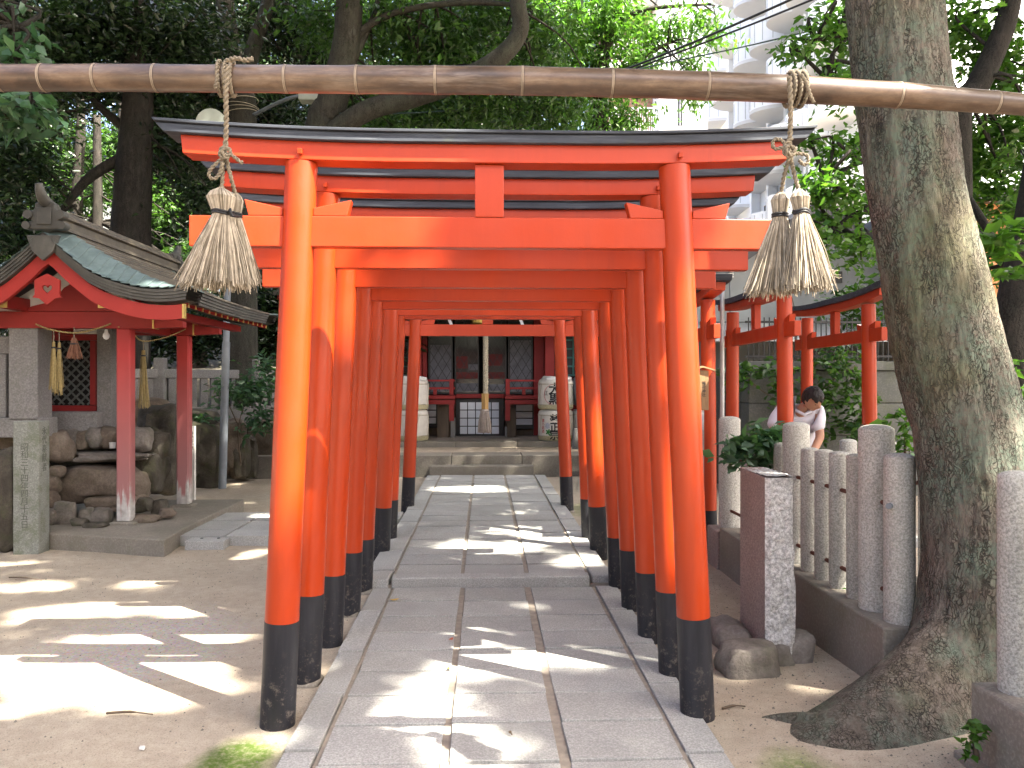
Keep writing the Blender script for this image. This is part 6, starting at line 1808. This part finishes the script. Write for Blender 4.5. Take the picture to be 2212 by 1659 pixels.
for x, y, lab in ((-9.5, -7.5, 'unseen tree added for shade at the back corner on the pavilion side'), (-3.5, -9.0, 'unseen tree added for shade at the back on the approach axis'), (3.0, -9.5, 'unseen tree added for shade at the back on the side of big tree'), (9.5, -8.0, 'unseen tree added for shade at the back corner beyond the near fence'), (-12.5, -1.5, 'unseen tree added for shade out beyond the pavilion side')):
    t = thing('added_shade_tree', (x, y, GZ), lab, 'tree', 'unseen trees added to block sky light round the yard')
    ob('trunk', MB().tube([(x, y, -.2), (x + .1, y, 1.5), (x - .1, y + .1, 3.5), (x, y, 6.5)], [.34, .26, .22, .1], 12), M['bark_bg'], t, smooth=True)
    rr = np.random.default_rng(70 + k)
    leaf_obj('crown', sprays([((x, y, 4.6), (3.1, 1.6, 2.6), 420), ((x - 1.5, y, 2.6), (1.8, 1.2, 1.6), 140), ((x + 1.6, y, 2.8), (1.8, 1.2, 1.6), 140), ((x, y, 7.0), (2.2, 1.4, 1.4), 160)], rr, 14, .3), M['leaf_dark'], t, size=.24, seed=70 + k); k += 1
for x, y, blobs, lab in ((-9.0, 5.0, [((-8.8, 5, 4.2), (1.9, 2.0, 3.0), 420), ((-6.0, 6.0, 8.3), (2.6, 2.2, 1.2), 300), ((-8.0, 5, 8.0), (2.4, 2.2, 1.8), 260)], 'unseen evergreen added for shade out beyond the engraved marker'), (-9.6, 10.0, [((-9.2, 10, 4.0), (2.0, 2.0, 3.0), 420), ((-5.8, 10.0, 8.9), (3.0, 2.2, 1.3), 340), ((-8.2, 10, 8.4), (2.4, 2.2, 1.8), 260), ((-3.4, 11.5, 9.6), (2.2, 1.6, 1.0), 220)], 'unseen evergreen added for shade above the pavilion roof')):
    t = thing('added_shade_tree', (x, y, GZ), lab, 'tree', 'unseen trees added to block sky light round the yard')  # unseen trees, added to block sky light over the pavilion side
    ob('trunk', MB().tube([(x, y, -.2), (x + .1, y, 1.5), (x - .1, y + .1, 4.5), (x, y, 8.5)], [.36, .30, .25, .1], 12), M['bark_bg'], t, smooth=True)
    ob('limb', MB().tube(smooth_path([(x, y, 4.6), (x + 1.4, y + .3, 6.9), (x + 3.6, y + .5, 8.4)], 5), [.12 - .009 * j for j in range(11)], 8), M['bark_bg'], t, smooth=True)
    rr = np.random.default_rng(80 + k)
    leaf_obj('crown', sprays(blobs, rr, 14, .3), M['leaf_dark'], t, size=.24, seed=80 + k); k += 1
# right: tree with a dark forked trunk behind the big one
wood('dark_forked_tree', 'black forked trunk with leafy boughs just behind the big tree', [[(2075, 1000, 7.4, .16), (2072, 560, 7.4, .125), (2068, 420, 7.4, .12), (2070, 240, 7.4, .115), (2110, 190, 7.4, .11), (2150, 110, 7.4, .10), (2180, 20, 7.4, .09), (2195, -120, 7.4, .08)], [(2070, 250, 7.4, .085), (2045, 180, 7.4, .07), (2020, 130, 7.4, .06), (1960, 110, 7.4, .05), (1880, 100, 7.3, .04), (1820, 75, 7.2, .03), (1760, 90, 7.1, .015)], [(2060, 300, 7.4, .05), (1960, 330, 7.3, .035), (1860, 350, 7.2, .025), (1770, 400, 7.0, .012)], [(2068, 470, 7.4, .05), (1940, 470, 7.3, .03), (1850, 460, 7.2, .022), (1780, 520, 7.1, .01)], [(2090, 430, 7.2, .04), (2130, 490, 7.0, .035), (2170, 560, 6.9, .03), (2230, 590, 6.8, .02)], [(1830, 80, 7.2, .02), (1790, 130, 7.1, .014), (1785, 190, 7.1, .008)]],
     [(1840, 60, 7.2, .30, .4, .28, 36), (1770, 90, 7.1, .22, .35, .24, 22), (1800, 190, 7.1, .25, .35, .18, 20), (1720, 110, 7.0, .12, .25, .16, 7), (1850, 180, 7.2, .2, .3, .2, 18), (1830, 330, 7.1, .28, .3, .22, 30), (1800, 420, 7.0, .28, .3, .18, 24), (1850, 440, 7.1, .2, .3, .22, 18), (1780, 500, 7.0, .22, .3, .16, 12), (1850, 540, 7.1, .16, .3, .16, 18), (1750, 300, 7.0, .14, .3, .12, 10), (1760, 400, 6.9, .15, .25, .12, 12),
      (2080, 60, 7.8, .35, .4, .3, 80), (2170, 130, 7.8, .35, .4, .35, 90), (2060, 300, 7.9, .3, .4, .3, 70), (2180, 300, 7.9, .4, .4, .4, 110), (2110, 380, 7.9, .3, .4, .3, 70), (2190, 440, 7.7, .35, .4, .3, 70), (2120, 500, 7.4, .22, .3, .15, 14), (2180, 590, 7.2, .22, .3, .12, 14), (2120, 660, 7.4, .2, .3, .15, 12), (1880, 0, 7.4, .4, .4, .2, 40), (2230, 250, 7.6, .3, .4, .6, 60)], 'leaf_light', .088, 11, .085, 'bark_dark', seed=7, group=None, aspect=.5, twigs=20)
wood('dark_trunk_tree', 'dark reddish-brown trunk standing behind the near fence end', [[(2195, 1300, 6.0, .15), (2190, 900, 6.0, .14), (2180, 740, 6.0, .125), (2200, 600, 6.0, .13), (2240, 420, 6.0, .12), (2300, 100, 6.0, .1)]], [(2330, 100, 6.2, .4, .4, .4, 30), (2290, 330, 6.2, .3, .3, .3, 24)], 'leaf_mid', .1, 12, .1, 'bark_dark', seed=8, group=None)

# ------------------------------------------------------------------ shrubs and small plants
def shrub(name, label, base, stems, blobs, mat, size, per, spread, seed, aspect=.5, cat='shrub', droop=.2, group=None):
    p0 = DP(*base); t = thing(name, (p0.x, p0.y, GZ), label, cat, group); m = MB()
    for st in stems: q = smooth_path([DP(*s) for s in st], 4); m.tube(q, [.012 - .008*i/len(q) for i in range(len(q))], 6)
    ob('stem', m, M['wood_brown'], t, smooth=True)
    r = np.random.default_rng(seed + 90)
    pos = sprays([(tuple(DP(a, b, c)), (rx, ry, rz), k) for a, b, c, rx, ry, rz, k in blobs], r, per, spread)
    leaf_obj('leaves', pos, M[mat], t, size=size, droop=droop, aspect=aspect, seed=seed)
shrub('shrub', 'leafy bush spilling over the fence beside standing stone', (1640, 1150, 6.0), [[(1660, 1150, 6.0), (1650, 1040, 5.95), (1640, 960, 5.9)], [(1655, 1100, 6.0), (1610, 990, 5.8), (1575, 1000, 5.7)]], [(1650, 950, 5.85, .14, .16, .05, 22), (1620, 965, 5.75, .12, .14, .06, 20), (1590, 990, 5.7, .07, .1, .05, 9), (1672, 938, 5.9, .08, .1, .04, 10), (1650, 1000, 5.9, .12, .12, .09, 14)], 'leaf_blue', .10, 7, .05, 1, .55)
shrub('shrub', 'green sprig poking up between the fence and big tree', (1950, 1200, 4.45), [[(1965, 1250, 4.45), (1955, 1020, 4.45), (1958, 900, 4.4)]], [(1955, 900, 4.4, .03, .04, .05, 5), (1950, 940, 4.4, .05, .05, .06, 6), (1962, 990, 4.45, .05, .05, .07, 5)], 'leaf_light', .075, 5, .035, 2, .5)
shrub('shrub', 'tall leafy sprig rising on the far side of big tree', (2195, 1000, 4.3), [[(2200, 1100, 4.3), (2195, 900, 4.3), (2185, 790, 4.3)]], [(2190, 800, 4.3, .05, .06, .05, 5), (2198, 860, 4.3, .06, .06, .08, 6), (2205, 920, 4.3, .05, .06, .06, 5)], 'leaf_light', .085, 5, .04, 3, .45)
shrub('shrub', 'big lobed leaves catching sun beside the trunk edge', (2200, 700, 5.2), [[(2260, 900, 5.2), (2230, 600, 5.2), (2170, 530, 5.2)]], [(2150, 520, 5.2, .08, .1, .03, 6), (2200, 505, 5.2, .1, .1, .04, 8), (2180, 570, 5.3, .1, .1, .05, 6)], 'leaf_light', .15, 5, .05, 4, .5)
shrub('ivy', 'scrambling vine hanging on the block wall behind the bending man', (1790, 1000, 11.0), [[(1770, 1000, 11.0), (1765, 880, 11.0), (1740, 760, 11.0)], [(1765, 880, 11.0), (1800, 820, 11), (1850, 790, 11)], [(1600, 800, 11), (1640, 840, 11), (1690, 870, 11)]], [(1800, 780, 11, .5, .12, .22, 26), (1850, 830, 10.95, .3, .12, .4, 26), (1770, 850, 10.95, .25, .1, .3, 26), (1750, 900, 10.9, .3, .12, .3, 24), (1600, 810, 10.95, .2, .1, .15, 14), (1650, 800, 10.95, .25, .1, .12, 12), (1850, 920, 10.9, .3, .12, .4, 34), (1690, 830, 10.95, .12, .1, .12, 9), (1700, 880, 10.9, .18, .1, .2, 10)], 'leaf_mid', .12, 7, .1, 5, .55, 'vine')
shrub('shrub', 'dark leafy bush on the bank between the pavilion and left gate posts', (520, 1000, 12.6), [[(520, 1000, 12.6), (515, 920, 12.6), (540, 850, 12.5)], [(515, 920, 12.6), (480, 850, 12.5), (440, 830, 12.4)]], [(550, 850, 12.4, .32, .3, .18, 34), (490, 838, 12.4, .22, .3, .08, 12), (565, 905, 12.5, .2, .3, .2, 20), (430, 905, 12.2, .15, .2, .10, 8), (580, 800, 12.8, .25, .3, .25, 22)], 'leaf_blue', .14, 9, .12, 6, .42)
shrub('hedge', 'dense dark hedge behind the grey pole and stone fence', (540, 800, 15), [[(520, 900, 15), (520, 700, 15)]], [(470, 690, 15, 1.2, .6, .5, 160), (560, 730, 15, .8, .6, .5, 140), (600, 650, 15.2, .7, .6, .7, 130), (360, 730, 15, 1.0, .6, .4, 120), (250, 740, 15, .8, .6, .5, 90), (700, 740, 16, 1.2, .6, .9, 150), (820, 740, 17, 1.0, .6, .9, 110)], 'leaf_dark', .15, 14, .2, 7, .42, 'hedge')
shrub('shrub', 'leafy growth climbing over the wall beneath the grey house', (1700, 760, 13), [[(1720, 900, 13), (1720, 700, 13), (1700, 600, 13)]], [(1800, 660, 12.6, .35, .3, .25, 12), (1850, 700, 12.4, .35, .3, .3, 24), (1900, 640, 12.2, .45, .3, .6, 44), (1770, 560, 13, .2, .3, .3, 8)], 'leaf_mid', .13, 9, .13, 8, .5)
shrub('weed', 'small green weed growing at the foot of near fence kerb', (2110, 1640, 3.1), [[(2110, 1640, 3.1), (2105, 1600, 3.1), (2100, 1575, 3.1)]], [(2105, 1590, 3.1, .03, .04, .03, 5), (2085, 1625, 3.12, .04, .04, .015, 4), (2112, 1570, 3.1, .02, .03, .02, 3)], 'leaf_light', .045, 5, .02, 9, .6, 'weed')
shrub('weed', 'tiny weeds sprouting from the fence kerb between granite posts', (1820, 1290, 4.7), [[(1820, 1290, 4.75), (1818, 1270, 4.75)]], [(1822, 1275, 4.72, .03, .04, .015, 5), (1750, 1240, 5.2, .04, .04, .012, 4), (1795, 1258, 4.95, .03, .03, .012, 3), (1850, 1295, 4.55, .02, .03, .01, 2)], 'leaf_mid', .035, 4, .015, 10, .6, 'weed')

# pale house glimpsed through the wood
p = DP(230, 829, 28); t = thing('house', (p.x, p.y, 1.5), 'pale walled house glimpsed between trunks over the pavilion roof', 'house')
m = MB(); m.box(p.x - 2.2, p.x + 2.6, p.y, p.y + 4, 1.0, DP(0, 330, 28).z); ob('wall', m, M['grey_wall'], t)
m = MB(); m.box(p.x - 2.6, p.x + 3.0, p.y - .5, p.y + 4.5, DP(0, 330, 28).z + .002, DP(0, 322, 28).z); ob('roof', m, M['roof_tile'], t)
for k in (-1.2, .3, 1.7): m = MB(); m.box(p.x + k, p.x + k + .8, p.y - .03, p.y + .02, DP(0, 440, 28).z, DP(0, 380, 28).z); ob('window', m, M['glass'], t)
# wooded bank behind the left side
mb = MB(); rows = []
for y in np.linspace(14.6, 60, 30):
    rows.append([(x, y, -.05 + (1.0 + .16 * (y - 14.6)) * sst((-x - 1.2) / 2.5) + noise.noise(Vector((x*.3, y*.3, 3))) * .25) for x in np.linspace(-45, 0, 40)])
mb.grid(rows); tag(ob('wooded_bank', mb, M['rock_dark'], smooth=True), 'dark leaf-littered bank under the trees', kind='structure')

# ------------------------------------------------------------------ cables, lamp and bits on the trees
def cable(pts, r_, label, mat='iron_black'):
    tag(ob('cable', MB().tube(smooth_path([DP(*p) for p in pts], 8), r_, 6), M[mat], smooth=True), label, 'cable')
cable([(1240, 190, 16), (1390, 135, 15), (1560, 65, 14), (1740, -15, 13)], .022, 'upper thick overhead cable crossing before the white tower')
cable([(1240, 200, 16), (1390, 142, 15), (1600, 62, 14), (1790, -15, 13)], .018, 'overhead cable running just under the thick one before the tower')
cable([(1300, 170, 16), (1420, 140, 15), (1620, 98, 14), (1860, 40, 13)], .012, 'lowest thin overhead cable crossing before the white tower', 'cable')
cable([(700, 243, 12.3), (820, 246, 12.6), (1000, 235, 13), (1180, 200, 13.5), (1320, 150, 14)], .012, 'thin dark green cable sagging from the stout camphor trunk', 'cable')
p = DP(680, 213, 12.9)
t = thing('floodlight', p, 'pale rectangular floodlight on a pipe arm under the bamboo pole', 'lamp')
m = MB(); m.box(p.x - .24, p.x + .22, p.y - .12, p.y + .12, p.z - .06, p.z + .07); ob('housing', m, M['lamp_shell'], t, bevel=.02)
m = MB(); m.tube(smooth_path([DP(548, 248, 13.7), DP(600, 222, 13.3), DP(640, 208, 13.0), DP(668, 207, 12.95)], 5), .03, 8); ob('arm', m, M['pipe'], t, smooth=True)
t = thing('wire_coil', DP(522, 250, 13.8), 'loops of pale wire wound round the forked tree trunk', 'wire')
m = MB()
for k in range(4):
    c = DP(522, 222 + k*9 + random.uniform(-3, 3), 14.0); ti = random.uniform(-.06, .06)
    m.tube([c + Vector((.285*math.cos(a), .285*math.sin(a), ti*math.cos(a))) for a in [2*math.pi*j/24 for j in range(25)]], .006, 5, False)
ob('loops', m, M['rope_pale'], t, smooth=True)
t = thing('mast', DP(1212, 270, 17.85), 'thin white mast with small boxes showing over the gate cap beam', 'mast')
q = DP(1214, 240, 17.85)
m = MB(); m.cyl((q.x, q.y, 5.5), (q.x, q.y, q.z + .1), .03, n=10); ob('pole', m, M['paper'], t, smooth=40)
for py in (236, 262): w = DP(1216, py, 17.85); m = MB(); m.box(w.x - .03, w.x + .06, w.y - .08, w.y, w.z - .05, w.z + .05); ob('sensor_box', m, M['paper'], t)

# ------------------------------------------------------------------ litter on the ground
def fallen(px, py, z, s, mat, rot, label):
    p = G(px, py, z); m = MB(); n = 10
    vs_ = [(p.x + s*math.cos(rot)*math.cos(2*math.pi*k/n) - s*.5*math.sin(rot)*math.sin(2*math.pi*k/n), p.y + s*math.sin(rot)*math.cos(2*math.pi*k/n) + s*.5*math.cos(rot)*math.sin(2*math.pi*k/n), z + .004 + .006*abs(math.cos(2*math.pi*k/n))) for k in range(n)]
    m.add(vs_, [tuple(range(n))]); o = ob('fallen_leaf', m, M[mat])
    so = o.modifiers.new('thickness', 'SOLIDIFY'); so.thickness = .0012
    tag(o, label, 'fallen leaf', 'fallen leaves')
fallen(852, 1297, .004, .032, 'leaf_fallen', .3, 'yellow fallen leaf on a paving slab before the low step')
fallen(974, 1383, .0, .022, 'leaf_fallen_red', 1.1, 'reddish fallen leaf lying on the mortar joint of the path')
fallen(970, 1446, .0, .016, 'leaf_fallen', 2.0, 'orange fallen leaf tip in the sunlit patch of paving')
fallen(1551, 1433, -.02, .025, 'leaf_fallen_red', .2, 'red fallen leaf on sand by the rocks of standing stone')
fallen(1022, 1046, .055, .028, 'bark_dark', .9, 'dark fallen leaf on the far paving near the steps')
for k, (a, b, c, d, lab) in enumerate(((1935, 1540, 1985, 1560, 'broken twig lying on sand before the big tree'), (1560, 1535, 1610, 1530, 'thin twig on sand beside the first right gate post'), (20, 1250, 90, 1256, 'thin dark twig on sand before the engraved marker'), (230, 1545, 330, 1548, 'long thin twig on the sunlit sand'), (1100, 1600, 1106, 1604, 'scrap of twig on the near paving'))):
    p, q = G(a, b, -.02), G(c, d, -.02); up_ = Vector((0, 0, .015)); z_ = Vector((0, 0, .01))
    if k == 4: p.z = q.z = .004
    tag(ob('twig', MB().tube(smooth_path([p + z_, p.lerp(q, .5) + up_ + Vector((0, .01, 0)), q + z_], 4), [.006]*5 + [.003]*4, 6), M['wood_brown'], smooth=True), lab, 'twig', 'twigs on the ground')
p = G(1925, 1562, -.01); tag(rock('bark_chip', (p.x, p.y, .0), (.035, .02, .014), 77, M['wood_brown']), 'chunk of bark lying on sand before the big tree', 'bark')
p = G(307, 1618, -.02); tag(rock('pebble', (p.x, p.y, -.015), (.014, .012, .010), 78, M['plaster']), 'small white pebble on sand by the mossy patch', 'pebble')
# scattered grit: far too many to count
r = np.random.default_rng(8); n = 5200
gx = np.concatenate([r.uniform(-5.5, -.9, n//2 + 600), r.uniform(1.05, 2.0, n//2 - 600)]); gy = np.concatenate([r.uniform(1.5, 7.6, n//2 + 600), r.uniform(1.5, 6.5, n//2 - 600)])
mb = MB()
for x, y in zip(gx, gy):
    s = random.uniform(.002, .006) * (1.6 if random.random() < .06 else 1); z = ground_z(x, y); a = random.uniform(0, 6.28)
    c_, s_ = math.cos(a)*s, math.sin(a)*s
    mb.add([(x+c_, y+s_, z), (x-s_, y+c_, z), (x-c_, y-s_, z), (x+s_, y-c_, z), (x+c_*.2, y+s_*.2, z+s*.9)], [(0,1,4),(1,2,4),(2,3,4),(3,0,4)])
tag(ob('grit', mb, M['rock_grey'], fix=False), 'fine grit scattered over the sandy yard', 'grit', kind='stuff')
